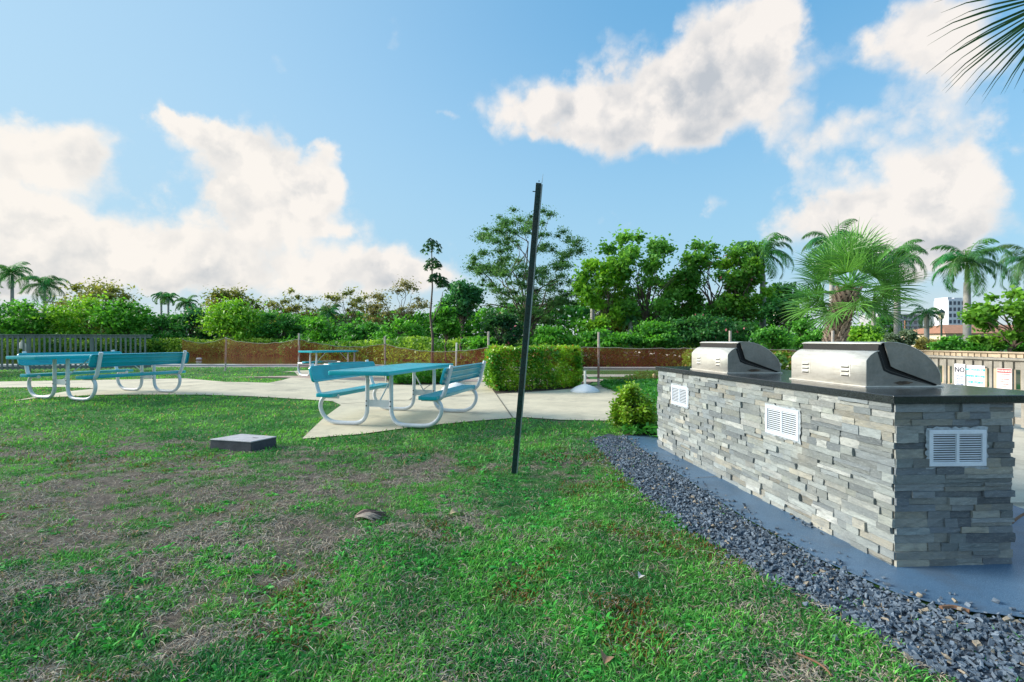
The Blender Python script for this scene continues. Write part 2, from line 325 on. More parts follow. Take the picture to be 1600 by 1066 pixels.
def mk_soil():
    m, T = mat('lawn_soil'); t = T.n('ShaderNodeTexCoord')
    a = T.n('ShaderNodeAttribute'); a.attribute_name = 'Col'
    n1 = T.n('ShaderNodeTexNoise', i_Scale=7.0, i_Detail=8.0, i_Roughness=.7); T.l(t.outputs['Object'], n1.inputs['Vector'])
    n2 = T.n('ShaderNodeTexNoise', i_Scale=80.0, i_Detail=6.0, i_Roughness=.75); T.l(t.outputs['Object'], n2.inputs['Vector'])
    c = T.mix(T.smooth(n1.outputs[0], .35, .65), (.165, .140, .115), (.080, .068, .060))
    c = T.mix(T.m('MULTIPLY', T.smooth(n2.outputs[0], .5, .7), .6), c, (.36, .31, .24))
    s = T.n('ShaderNodeSeparateColor'); T.l(a.outputs['Color'], s.inputs[0])
    g = T.mix(T.smooth(n2.outputs[0], .4, .65), (.028, .13, .022), (.06, .21, .028))
    c = T.mix(s.outputs[0], c, g)
    p = T.n('ShaderNodeBsdfPrincipled'); T.l(c, p.inputs['Base Color']); p.inputs['Roughness'].default_value = .95; p.inputs['Specular IOR Level'].default_value = .2
    b = T.n('ShaderNodeBump'); b.inputs['Strength'].default_value = .9; b.inputs['Distance'].default_value = .02
    T.l(n2.outputs[0], b.inputs['Height']); T.l(b.outputs[0], p.inputs['Normal']); finish(T, p.outputs[0]); return m
M['lawn_soil'] = mk_soil()
M['mud'] = surf('dark_bank_mud', (.05,.04,.025), .95, nscale=.5, var=.4)
M['ground'] = surf('bank_ground', (.06, .10, .03), .95, nscale=.5, var=.4, base2=(.10, .09, .06))

# ------------------------------------------------------------------ object helpers
def tag(o, label=None, cat=None, group=None, kind=None):
    if label: o['label'] = label
    if cat: o['category'] = cat
    if group: o['group'] = group
    if kind: o['kind'] = kind
    return o
def empty(name, loc=(0,0,0), rz=0.0, label=None, cat=None, group=None, rot=None):
    o = bpy.data.objects.new(name, None); o.empty_display_size = .1; COL.objects.link(o)
    o.location = loc; o.rotation_euler = rot if rot else (0, 0, rz); tag(o, label, cat, group); return o
def npmesh(name, V, faces, mat_, parent=None, col=None, smooth=False):
    """V (n,3); faces (m,k) int array (k = 3 or 4) or list of index lists; col (n,3)"""
    me = bpy.data.meshes.new(name); V = np.asarray(V, np.float32)
    if isinstance(faces, np.ndarray):
        k = faces.shape[1]; flatf = faces.reshape(-1).astype(np.int32); st = np.arange(0, len(flatf), k, dtype=np.int32)
    else:
        lens = np.array([len(f) for f in faces], np.int32); flatf = np.array([i for f in faces for i in f], np.int32)
        st = np.concatenate([[0], np.cumsum(lens)[:-1]]).astype(np.int32)
    me.vertices.add(len(V)); me.vertices.foreach_set('co', V.reshape(-1))
    me.loops.add(len(flatf)); me.loops.foreach_set('vertex_index', flatf)
    me.polygons.add(len(st)); me.polygons.foreach_set('loop_start', st)
    me.update(calc_edges=True); me.validate()
    me.polygons.foreach_set('use_smooth', np.full(len(me.polygons), bool(smooth)))
    if col is not None:
        a = me.color_attributes.new('Col', 'FLOAT_COLOR', 'POINT')
        c = np.ones((len(V), 4), np.float32); c[:, :3] = col; a.data.foreach_set('color', c.reshape(-1))
    for mm in (mat_ if isinstance(mat_, (list, tuple)) else [mat_]): me.materials.append(mm)
    o = bpy.data.objects.new(name, me); COL.objects.link(o)
    if parent: o.parent = parent
    return o
class MB:
    def __init__(s): s.v = []; s.f = []; s.c = []; s.cur = None
    def add(s, vs, fs):
        b = len(s.v); s.v += [tuple(v) for v in vs]; s.f += [[b+i for i in f] for f in fs]
        if s.cur is not None: s.c += [s.cur]*len(vs)
        return s
    def box(s, x0, y0, z0, x1, y1, z1):
        v = [(x0,y0,z0),(x1,y0,z0),(x1,y1,z0),(x0,y1,z0),(x0,y0,z1),(x1,y0,z1),(x1,y1,z1),(x0,y1,z1)]
        return s.add(v, [[0,3,2,1],[4,5,6,7],[0,1,5,4],[1,2,6,5],[2,3,7,6],[3,0,4,7]])
    def obox(s, c, ax, ay, az_, hx, hy, hz):
        c = Vector(c); ax = Vector(ax); ay = Vector(ay); az_ = Vector(az_)
        v = [c+ax*(sx*hx)+ay*(sy*hy)+az_*(sz*hz) for sz in (-1, 1) for sx, sy in ((-1,-1),(1,-1),(1,1),(-1,1))]
        return s.add(v, [[0,3,2,1],[4,5,6,7],[0,1,5,4],[1,2,6,5],[2,3,7,6],[3,0,4,7]])
    def tube(s, pts, rad, n=10, caps=True, flat_=1.0):
        pts = [Vector(p) for p in pts]; rs = rad if isinstance(rad, (list, tuple)) else [rad]*len(pts)
        vs = []; up = None
        for i, p in enumerate(pts):
            t = (pts[min(i+1, len(pts)-1)]-pts[max(i-1, 0)]).normalized()
            if up is None:
                up = Vector((0,0,1)) if abs(t.z) < .9 else Vector((1,0,0))
            a = t.cross(up)
            if a.length < 1e-5: a = t.cross(Vector((0,1,0)))
            a.normalize(); b = a.cross(t).normalized(); up = b
            for k in range(n):
                an = 2*math.pi*k/n; vs.append(p+(a*math.cos(an)*flat_+b*math.sin(an))*rs[i])
        fs = [[i*n+k, i*n+(k+1) % n, (i+1)*n+(k+1) % n, (i+1)*n+k] for i in range(len(pts)-1) for k in range(n)]
        if caps: fs += [list(range(n))[::-1], [(len(pts)-1)*n+k for k in range(n)]]
        return s.add(vs, fs)
    def lathe(s, prof, c=(0,0,0), n=24):
        vs = [(c[0]+r*math.cos(2*math.pi*k/n), c[1]+r*math.sin(2*math.pi*k/n), c[2]+z) for r, z in prof for k in range(n)]
        fs = [[i*n+k, i*n+(k+1) % n, (i+1)*n+(k+1) % n, (i+1)*n+k] for i in range(len(prof)-1) for k in range(n)]
        return s.add(vs, fs)
    def prism(s, poly, d):            # poly: list of 3D points, extruded by vector d
        n = len(poly); poly = [Vector(p) for p in poly]; d = Vector(d)
        return s.add(poly+[p+d for p in poly], [list(range(n))[::-1], [n+i for i in range(n)]]+[[i, (i+1) % n, n+(i+1) % n, n+i] for i in range(n)])
    def build(s, name, m, parent=None, smooth=False, bevel=0.0, label=None, segs=2, angle=35, weld=False):
        o = npmesh(name, s.v, s.f, m, parent, np.array(s.c) if s.c else None)
        bm = bmesh.new(); bm.from_mesh(o.data)
        if weld: bmesh.ops.remove_doubles(bm, verts=bm.verts, dist=.0005)
        bmesh.ops.recalc_face_normals(bm, faces=bm.faces)
        for f in bm.faces: f.smooth = bool(smooth)
        if smooth:
            for e in bm.edges:
                if len(e.link_faces) == 2 and e.calc_face_angle(0) > R(angle): e.smooth = False
        bm.to_mesh(o.data); bm.free()
        if bevel:
            b = o.modifiers.new('bevel', 'BEVEL'); b.width = bevel; b.segments = segs; b.limit_method = 'ANGLE'; b.angle_limit = R(30)
        if label: o['label'] = label
        return o
def copy_tree(o, parent=None):
    c = o.copy(); COL.objects.link(c); c.parent = parent
    for ch in list(o.children): copy_tree(ch, c)
    return c
def arc(c, r, a0, a1, n, ex, ez):      # arc in plane (ex, ez)
    return [Vector(c)+Vector(ex)*(r*math.cos(R(a0+(a1-a0)*i/n)))+Vector(ez)*(r*math.sin(R(a0+(a1-a0)*i/n))) for i in range(n+1)]
def smooth_path(pts, it=3):
    pts = [Vector(p) for p in pts]
    for _ in range(it):
        q = [pts[0]]
        for a, b in zip(pts[:-1], pts[1:]): q += [a*.75+b*.25, a*.25+b*.75]
        q.append(pts[-1]); pts = q
    return pts
def sheet(name, poly, dz, m, step=.5, kind='structure', parent=None):
    """a flat polygon laid on the terrain (cut by a grid so that it follows it)"""
    bm = bmesh.new(); vs = [bm.verts.new((p[0], p[1], 0)) for p in poly]; bm.faces.new(vs)
    x0 = min(p[0] for p in poly); x1 = max(p[0] for p in poly); y0 = min(p[1] for p in poly); y1 = max(p[1] for p in poly)
    for ax, lo, hi in ((0, x0, x1), (1, y0, y1)):
        t = lo+step
        while t < hi:
            co = [0, 0, 0]; co[ax] = t; no = [0, 0, 0]; no[ax] = 1
            bmesh.ops.bisect_plane(bm, geom=bm.verts[:]+bm.edges[:]+bm.faces[:], plane_co=co, plane_no=no); t += step
    bmesh.ops.triangulate(bm, faces=bm.faces[:])
    for v in bm.verts: v.co.z = G(v.co.x, v.co.y)+dz
    bmesh.ops.recalc_face_normals(bm, faces=bm.faces)
    for f in bm.faces:
        if f.normal.z < 0: f.normal_flip()
        f.smooth = True
    me = bpy.data.meshes.new(name); bm.to_mesh(me); bm.free(); me.materials.append(m)
    o = bpy.data.objects.new(name, me); COL.objects.link(o)
    if parent: o.parent = parent
    if kind: o['kind'] = kind
    return o
def pxpoly(pts): return [tuple(P(*p)[:2]) for p in pts]
def inpoly(x, y, poly):
    x = np.asarray(x); y = np.asarray(y); r = np.zeros(x.shape, bool); n = len(poly)
    for i in range(n):
        x0, y0 = poly[i]; x1, y1 = poly[(i+1) % n]
        c = ((y0 > y) != (y1 > y)) & (x < (x1-x0)*(y-y0)/(y1-y0+1e-12)+x0); r ^= c
    return r

# ------------------------------------------------------------------ ground, water, paths
SEAY = 22.4
gsheet = sheet('ground', [(-60,-6),(60,-6),(60,60),(14,60),(14,SEAY),(-60,SEAY)], -.03, M['ground'], step=1.5)
far = MB(); far.add([(-900,-700,-.035),(900,-700,-.035),(900,-6,-.035),(-900,-6,-.035)], [[0,1,2,3]])
far.add([(60,-6,-.035),(900,-6,-.035),(900,1500,-.035),(60,1500,-.035)], [[0,1,2,3]])
far.add([(14,60,-.035),(60,60,-.035),(60,1500,-.035),(14,1500,-.035)], [[0,1,2,3]])
far.add([(-900,-6,.1),(-60,-6,.1),(-60,SEAY,.1),(-900,SEAY,.1)], [[0,1,2,3]])
far.build('ground', M['ground'])['kind'] = 'structure'
w = MB(); w.add([(-900,SEAY+.2,-.6),(13.8,SEAY+.2,-.6),(13.8,200,-.6),(-900,200,-.6)], [[0,1,2,3]]); w.build('water', M['water'])['kind'] = 'structure'
shore = [(-900,110),(-140,80),(-80,66),(-45,65),(-25,62),(-12,50),(-4,42),(4,37),(14,34)]
fb = MB()
n = len(shore); vs = [(x, y, -.9) for x, y in shore]+[(x, y+2.2, -.1) for x, y in shore]+[(x, 1500, .2) for x, y in shore]
fb.add(vs, [[i, i+1, n+i+1, n+i] for i in range(n-1)]+[[n+i, n+i+1, 2*n+i+1, 2*n+i] for i in range(n-1)])
fb.build('far_bank', M['mud'])['kind'] = 'structure'
sw = MB()
for k in range(60):
    xa = -60+k*74/60; xb = xa+74/60
    za = G(xa, SEAY)+.05; zb = G(xb, SEAY)+.05
    sw.add([(xa,SEAY-.25,za),(xb,SEAY-.25,zb),(xb,SEAY+.3,zb),(xa,SEAY+.3,za),(xa,SEAY-.25,za-.3),(xb,SEAY-.25,zb-.3),(xb,SEAY+.3,-1.5),(xa,SEAY+.3,-1.5)],
           [[0,1,2,3],[0,4,5,1],[3,2,6,7]])
sw.box(13.8, SEAY, -1.5, 14.1, 60, 0.02)
sw.build('seawall', M['kerb'])['kind'] = 'structure'

PATH = pxpoly([(-700,597),(0,598),(150,595.5),(290,593),(352,598.5),(420,600),(440,596),(466,588.5),(460,583),(440,583),(470,580.5),(640,580),(762,580.5),
               (762,599),(774,616),(850,612),(900,608),(935,604),(1000,590),(1040,590),(1300,600),(1300,640),(994,626),(978,660),(875,658),(819,654),(740,660),
               (650,669),(560,681),(472,688),(507,654),(533,635),(520,629),(470,625.5),(400,621.5),(330,619),(270,618.5),(150,619),(60,624),(20,628.5),
               (100,614),(152,609),(90,606.5),(0,607.5),(-700,609)])
sheet('path', PATH, .012, M['path'], .6)
ISL = pxpoly([(1300,600),(1000,590),(936,607),(994,626),(1300,640)])
jt = []
def joint(name, a, b, wd=.022):
    a = P(*a); b = P(*b); d = (b-a); d.z = 0; d.normalize(); q = Vector((-d.y, d.x, 0))*wd/2
    N = 8; mb = MB(); L = (b-a).length
    for i in range(N):
        p0 = a+(b-a)*i/N; p1 = a+(b-a)*(i+1)/N
        vv = [p0-q, p1-q, p1+q, p0+q]; vv = [(v.x, v.y, G(v.x, v.y)+(.0165 if 'path' in name else .0245)) for v in vv]; mb.add(vv, [[0,1,2,3]])
    mb.build(name, M['joint'])['kind'] = 'structure'
for a, b in (((774,616),(801,655)),((533,633),(640,627)),((466,589),(540,600)),((640,627),(774,616)),((270,607),(352,599)),((700,582),(640,627))): joint('path_joint', a, b)
joint('slab_joint', (1086,752), (1135,749), .008)
# court beyond the screen, gravel strip, pavers
sheet('gravel_strip', [(-60,20.9),(3,20.9),(3,22.14),(-60,22.14)], -.012, M['strip'], 1.5)
sheet('court', [(-1.6,15.9),(9,15.9),(9,21.4),(-1.6,21.4)], -.004, M['court'], 1.5)
sheet('court_stripe', [(-1.6,17.2),(9,17.2),(9,18.4),(-1.6,18.4)], .004, M['court_line'], 1.5)
sheet('pavers', [(-8.3,14.9),(7,14.9),(7,15.85),(-6,15.85)], .017, M['paver'], 1.5)
BED1 = pxpoly([(762,600),(774,617.5),(850,613),(905,608.5),(925,599),(915,588),(770,586)])
sheet('planting_bed', BED1, .016, M['soil'], .5)
BED2 = pxpoly([(612,603),(700,602),(700,586),(640,584),(600,590)])
sheet('planting_bed', BED2, .02, M['soil'], .5)
BED3 = pxpoly([(936,605),(996,627),(972,684),(1040,690),(1060,600),(1010,587)])
sheet('planting_bed', BED3, .008, M['soil'], .4)

# counter frame of reference
A0 = Vector((2.006, 2.692, 0)); UU = Vector((.999, .044, 0)); VV = Vector((-.119, .993, 0))
def C(u, v, z=0): return A0+UU*u+VV*v+Vector((0, 0, z))
SLAB = [tuple(C(-.33, 3.75)[:2]), tuple(P(972,684)[:2]), tuple(P(1160,812)[:2]), tuple(P(1280,880)[:2]), tuple(P(1400,934)[:2]), tuple(P(1500,962)[:2]), tuple(P(1600,973)[:2]), (3.6,2.2), (3.6,3.74), tuple(C(.7,1.2)[:2]), tuple(C(.7,3.75)[:2])]
sheet('painted_slab', SLAB[1:], .02, M['slab'], .4)
DECK = [(C(.66,.9)[0],3.70),(12,3.70),(12,16),(5.4,16),tuple(C(1.2,5.0)[:2]),tuple(C(.66,4.2)[:2])]
sheet('deck', DECK, .012, M['deck_conc'], 1.0)
sheet('deck', [(3.6,-1),(12,-1),(12,3.70),(3.6,3.70)], .012, M['deck_conc'], 1.0)
sheet('deck_joint', [(3.0,3.70),(12,3.70),(12,3.72),(3.0,3.72)], .026, M['joint'], 1.0)
GRAV = [tuple(P(*p)[:2]) for p in ((925,690),(1000,770),(1080,830),(1200,905),(1350,988),(1500,1075),(1900,1300))]+[(3.6,1.2),(3.6,2.2)]+\
       [tuple(P(*p)[:2]) for p in ((1600,973),(1500,962),(1400,934),(1280,880),(1160,812),(972,684),(950,679))]
sheet('gravel_bed', GRAV, .004, M['gravel_bed'], .4)

# ------------------------------------------------------------------ lawn
ISLG = pxpoly([(-700,609),(0,607.5),(90,606.5),(152,609),(100,614),(20,628.5),(-60,640),(-700,760)])
BACKG = pxpoly([(-700,581),(300,580.5),(440,583),(462,586),(440,596),(420,600),(352,598.5),(290,593),(150,595.5),(0,598),(-700,597)])
def lush(x, y):
    """share of living grass, 0..1"""
    px = CX+F*x/y; py = HY+F*CAMH/y
    b = .24*fbm(x*1.3+3, y*1.3+9, 3)+.34*fbm(x*4.2, y*4.8+40, 3)+.42*fbm(x*10, y*13+40, 2)
    far_ = ss((y-5.15+.18*x)/1.2)                 # full green lawn further off
    diag = np.exp(-(((px-820)*.55+(py-840)*.83-40)/150)**2)*.14+np.exp(-(((px-1050)/260)**2+((py-960)/120)**2))*.12
    bare = np.exp(-(((px-470)/230)**2+((py-752)/40)**2))*.12+np.exp(-(((px-120)/150)**2+((py-790)/45)**2))*.10+np.exp(-(((px-900)/70)**2+((py-735)/45)**2))*.16+np.exp(-(((px-1000)/60)**2+((py-905)/22)**2))*.22
    nearg = ss((3.2-y)/1.4)*.05-np.exp(-(((px-230)/380)**2+((py-890)/160)**2))*.080
    v = b+.034+.6*far_*ss((-px+760)/250)+.10*far_+diag-bare+nearg
    return np.clip((v-.43)/.15, 0, 1)
def lawn_mask(x, y):
    m = ~inpoly(x, y, PATH) & ~inpoly(x, y, SLAB) & ~inpoly(x, y, BED1) & ~inpoly(x, y, BED2) & ~inpoly(x, y, BED3)
    m &= ~((x > 2.0-.119*(y-2.7)) & (y > 2.2)) & ~((y > 14.3) & (x > -7.2))
    m &= (y < 20.9)
    # beyond the patio's far edge right of the path there is no lawn
    m &= ~((y > 8.0) & (x > -3.2) & (x > -20)) 
    return m
gx = np.concatenate([np.arange(-8, 4.01, .05)]); gy = np.arange(.8, 9.01, .05)
XX, YY = np.meshgrid(gx, gy); nx, ny = len(gx), len(gy)
LV = np.stack([XX, YY, gh(XX, YY)-.002*0], -1).reshape(-1, 3)
ii = np.arange(nx*ny).reshape(ny, nx)
LF = np.stack([ii[:-1, :-1], ii[:-1, 1:], ii[1:, 1:], ii[1:, :-1]], -1).reshape(-1, 4)
lg = lush(LV[:, 0], LV[:, 1])*.9
LC = np.stack([lg, lg, lg], -1)
npmesh('lawn', LV, LF, M['lawn_soil'], None, LC, True)['kind'] = 'structure'
gx = np.concatenate([np.arange(-40, 14.01, .4)]); gy = np.concatenate([[-3.2, -1.2, .8], np.arange(9.0, 21.41, .4)])
for (xa, xb, ya, yb) in ((-40, -8, .8, 20.9), (-8, 14, 9.0, 20.9), (4, 14, -6, 9.0)):
    X2, Y2 = np.meshgrid(np.linspace(xa, xb, int((xb-xa)/.4)+2), np.linspace(ya, yb, int((yb-ya)/.4)+2))
    a_, b_ = X2.shape; ii = np.arange(a_*b_).reshape(a_, b_)
    V2 = np.stack([X2, Y2, gh(X2, Y2)-.002], -1).reshape(-1, 3)
    npmesh('lawn', V2, np.stack([ii[:-1, :-1], ii[:-1, 1:], ii[1:, 1:], ii[1:, :-1]], -1).reshape(-1, 4), M['lawn_soil'], None, np.full((len(V2), 3), .85), True)['kind'] = 'structure'

def blades(name, x, y, L, wd, lean, colr, m, curl=.5, segs=2, z0=0.0, flatness=None):
    """N blades; x,y base; L length; wd width; lean 0..1 (0 upright, 1 flat)"""
    N = len(x); az_ = rng.random(N)*2*np.pi; d = np.stack([np.cos(az_), np.sin(az_)], -1)
    wv = np.stack([-d[:, 1], d[:, 0]], -1)
    roll = rng.normal(0, .55, N); wv3 = np.concatenate([wv*np.cos(roll)[:, None], np.sin(roll)[:, None]], -1)
    base = np.stack([x, y, gh(x, y)+z0], -1)
    V = np.zeros((N, 2*segs+1, 3)); el_ = (1-lean)*np.pi/2
    pos = base.copy(); cur = el_.copy()
    for s in range(segs+1):
        ww = wd*(1-s/(segs+.0))**.6 if s < segs else 0*wd
        if s < segs:
            wz = (.5*wd*((.75 if s == 0 else 1)-.25*s/segs))[:, None]*wv3
            V[:, 2*s] = pos-wz; V[:, 2*s+1] = pos+wz
            st = L/segs
            pos = pos+np.concatenate([d*(np.cos(cur)*st)[:, None], (np.sin(cur)*st)[:, None]], -1)
            cur = cur-curl*(.5+rng.random(N))
            pos[:, 2] = np.maximum(pos[:, 2], base[:, 2]+.004)
        else: V[:, 2*s] = pos
    k = 2*segs+1; off = (np.arange(N)*k)[:, None]
    quads = [off+np.array([[2*s, 2*s+1, 2*s+3, 2*s+2]]) for s in range(segs-1)]
    tri = off+np.array([[2*segs-2, 2*segs-1, 2*segs]])
    faces_q = np.concatenate(quads, 0) if quads else np.zeros((0, 4), int)
    nq, nt = len(faces_q), len(tri)
    me_f = [faces_q, tri]
    return V.reshape(-1, 3), me_f, np.repeat(colr, k, 0)
def mixmesh(name, V, fq, ft, m, col, parent=None):
    me = bpy.data.meshes.new(name)
    fl = np.concatenate([fq.reshape(-1), ft.reshape(-1)]).astype(np.int32)
    st = np.concatenate([np.arange(len(fq))*4, len(fq)*4+np.arange(len(ft))*3]).astype(np.int32)
    me.vertices.add(len(V)); me.vertices.foreach_set('co', V.astype(np.float32).reshape(-1))
    me.loops.add(len(fl)); me.loops.foreach_set('vertex_index', fl); me.polygons.add(len(st)); me.polygons.foreach_set('loop_start', st)
    me.update(calc_edges=True)
    a = me.color_attributes.new('Col', 'FLOAT_COLOR', 'POINT'); c = np.ones((len(V), 4), np.float32); c[:, :3] = col; a.data.foreach_set('color', c.reshape(-1))
    me.materials.append(m); o = bpy.data.objects.new(name, me); COL.objects.link(o)
    if parent: o.parent = parent
    return o
def scatter(n, y0, y1, power=2.0, side=1.12):
    """points in the camera's forward wedge, density falling with distance"""
    t = rng.random(n); y = (y0**(2-power)+t*(y1**(2-power)-y0**(2-power)))**(1/(2-power)) if power != 2 else y0*(y1/y0)**t
    x = (rng.random(n)*2-1)*side*y
    return x, y
def lerp(a, b, t): return np.asarray(a)[None]*(1-t[:, None])+np.asarray(b)[None]*t[:, None]
QG = 1.0
def make_grass():
    Vs = []; Q = []; T_ = []; Cc = []; base = 0
    def put(x, y, L, wd, lean, col, curl, segs=2):
        nonlocal base
        V, (fq, ft), c = blades('g', x, y, L, wd, lean, col, None, curl, segs)
        Vs.append(V); Q.append(fq+base); T_.append(ft+base); Cc.append(c); base += len(V)
    # tufts near the camera
    for (n, y0, y1, pw, l0, l1, w0, w1, k) in ((30000, 1.25, 6.2, 1.6, .014, .046, .0036, .0072, 9), (24000, 5.0, 14.5, 1.0, .03, .062, .009, .016, 5), (9000, 13, 21, .5, .03, .06, .02, .03, 4)):
        x, y = scatter(n, y0, y1, pw)
        keep = lawn_mask(x, y)
        l = lush(x, y); l = np.where(y > 8.5, .95, l)
        keep &= rng.random(n) < (l**1.1*.90+.15)
        keep &= ~(inpoly(x, y, GRAV) & (rng.random(n) > .03))
        x, y, l = x[keep], y[keep], l[keep]
        tb = np.repeat(.70+.55*rng.random(len(x)), k); x = np.repeat(x, k); y = np.repeat(y, k); l = np.repeat(l, k); N = len(x)
        sp = .022 if y0 < 3 else .05
        x = x+rng.normal(0, sp, N); y = y+rng.normal(0, sp, N)
        kp = lawn_mask(x, y); x, y, l, tb = x[kp], y[kp], l[kp], tb[kp]; N = len(x)
        hue = fbm(x*2.1+11, y*2.1+5, 3); t = np.clip((hue-.33)/.34+rng.normal(0, .18, N), 0, 1)
        col = lerp((.036, .21, .050), (.135, .45, .075), t)
        teal = ss((fbm(x*1.3+50, y*1.3+70, 2)-.54)/.16)*.35
        col = col*(1-teal[:, None])+np.array([[.022, .17, .075]])*teal[:, None]
        red = ss((fbm(x*1.9+90, y*1.9+20, 3)-.61)/.06)*(rng.random(N) < .38)*ss((6.5-y)/1.5)
        col = col*(1-red[:, None])+np.array([[.17, .085, .02]])*red[:, None]
        dull = (1-l)*ss((8-y)/2); col = col*(1-.45*dull[:, None])+np.array([[.075, .13, .05]])*(.45*dull[:, None])
        dry = (rng.random(N) < .05+.20*(1-l)*ss((7-y)/2))
        col = np.where(dry[:, None], np.array([[.34, .27, .17]]), col)
        col = col*((rng.random(N)*.5+.72)*tb*(1+.30*ss((y-5)/3)))[:, None]; col[:, 0] *= (1+.35*ss((y-5)/3))
        L = (l0+(l1-l0)*rng.random(N))*(.65+.5*l)
        put(x, y, L, w0+(w1-w0)*rng.random(N), .15+.8*rng.random(N), col, .5)
    # broad-leaved weeds among the grass
    x, y = scatter(5200, 1.25, 6.0, 1.6); w_ = fbm(x*3.3+7, y*3.3+60, 2)
    keep = lawn_mask(x, y) & (w_ > .52) & (lush(x, y) > .3) & ~inpoly(x, y, GRAV); x, y = x[keep], y[keep]
    x = np.repeat(x, 6)+rng.normal(0, .012, len(x)*6); y = np.repeat(y, 6)+rng.normal(0, .012, len(y)*6); N = len(x)
    col = lerp((.03, .26, .05), (.08, .50, .06), rng.random(N))
    put(x, y, .03+.035*rng.random(N), .009+.007*rng.random(N), .45+.4*rng.random(N), col, .5, 3)
    o = mixmesh('grass', np.concatenate(Vs), np.concatenate(Q), np.concatenate(T_), M['grass'], np.concatenate(Cc)); tag(o, 'patchy green lawn grass', 'grass', kind='stuff')
    # dry straw and runners lying on the bare patches
    x, y = scatter(190000, 1.25, 6.8, 1.4)
    l = lush(x, y); keep = lawn_mask(x, y) & (rng.random(len(x)) < (1-.55*l)*(.25+.75*ss((fbm(x*2.5+33, y*2.5, 3)-.42)/.15))) & ~(inpoly(x, y, GRAV) & (rng.random(len(x)) > .03))
    x, y = x[keep], y[keep]; N = len(x)
    S = 4; a = rng.random(N)*2*np.pi; L = .025+.065*rng.random(N)**1.6; wd = .0007+.0008*rng.random(N)
    V = np.zeros((N, S+1, 2, 3)); px_ = x.copy(); py_ = y.copy(); turn = rng.normal(0, .13, N); lift = .003+.014*rng.random(N)
    for s in range(S+1):
        d = np.stack([np.cos(a), np.sin(a)], -1); nrm = np.stack([-d[:, 1], d[:, 0]], -1)*wd[:, None]
        z = gh(px_, py_)+.003+lift*np.sin(np.pi*s/S)
        V[:, s, 0] = np.stack([px_-nrm[:, 0], py_-nrm[:, 1], z], -1); V[:, s, 1] = np.stack([px_+nrm[:, 0], py_+nrm[:, 1], z+.0008], -1)
        px_ = px_+d[:, 0]*L/S; py_ = py_+d[:, 1]*L/S; a = a+turn+rng.normal(0, .18, N)
    k = (S+1)*2; off = (np.arange(N)*k)[:, None]
    F_ = np.concatenate([off+np.array([[2*s, 2*s+1, 2*s+3, 2*s+2]]) for s in range(S)], 0)
    col = lerp((.20, .17, .135), (.54, .48, .39), rng.random(N)**1.3)
    o = npmesh('dry_straw', V.reshape(-1, 3), F_, M['straw'], None, np.repeat(col, k, 0)); tag(o, 'dry grass runners and straw on bare soil', 'straw', kind='stuff')
make_grass()

# ------------------------------------------------------------------ gravel
def make_gravel():
    bm = bmesh.new(); bmesh.ops.create_cube(bm, size=1.35); bmesh.ops.triangulate(bm, faces=bm.faces[:]); BV = np.array([v.co[:] for v in bm.verts]); BF = np.array([[v.index for v in f.verts] for f in bm.faces]); bm.free()
    N0 = 78000; x = rng.random(N0)*3.2+.5; y = rng.random(N0)*5.3+1.1
    inside = inpoly(x, y, GRAV)
    # ragged outer border, and a few strays on the slab and in the grass
    jit = inpoly(x+rng.normal(0, .06, N0), y+rng.normal(0, .06, N0), GRAV) & (rng.random(N0) < .5)
    stray = inpoly(x, y, [tuple(C(-.09, .0)[:2]), tuple(C(0, .0)[:2]), tuple(C(0, 1.0)[:2]), tuple(C(-.09, 1.0)[:2])]) & (rng.random(N0) < .25*np.exp(-((y-3.35)/.18)**2)+.006)
    vis = (x < y*1.12)
    k = (inside | jit | stray) & vis & (rng.random(N0) < .93); x, y = x[k], y[k]; ins = inside[k]; N = len(x)
    onslab = inpoly(x, y, SLAB)
    s = .0062+.0085*rng.random(N)**1.6
    s = np.where(onslab, s*.9, s)
    sc = s[:, None]*np.stack([1.05+.6*rng.random(N), .8+.4*rng.random(N), .38+.2*rng.random(N)], -1)
    q = rng.normal(0, 1, (N, 4)); q[:, 1:3] *= .32; q /= np.linalg.norm(q, axis=1)[:, None]; w_, a, b, c = q.T
    Rm = np.stack([1-2*(b*b+c*c), 2*(a*b-c*w_), 2*(a*c+b*w_), 2*(a*b+c*w_), 1-2*(a*a+c*c), 2*(b*c-a*w_), 2*(a*c-b*w_), 2*(b*c+a*w_), 1-2*(a*a+b*b)], -1).reshape(N, 3, 3)
    loc = BV[None]*(1+rng.uniform(-.45, .40, (N, len(BV), 3)))
    loc = loc*sc[:, None, :]; V = np.einsum('nij,nkj->nki', Rm, loc)
    z = np.where(onslab, .02+s*.55, .004+rng.random(N)*.014); V += np.stack([x, y, gh(x, y)+z], -1)[:, None, :]
    t = rng.random(N); col = lerp((.060, .088, .125), (.19, .245, .31), t**1.2)
    o_ = rng.random(N) < .05; col = np.where(o_[:, None], np.array([[.30, .26, .20]]), col)
    FF = (np.arange(N)*len(BV))[:, None, None]+BF[None]
    o = npmesh('gravel', V.reshape(-1, 3), FF.reshape(-1, 3), M['gravel'], None, np.repeat(col, len(BV), 0)); tag(o, 'loose blue grey slate chips', 'gravel', kind='stuff')
make_gravel()

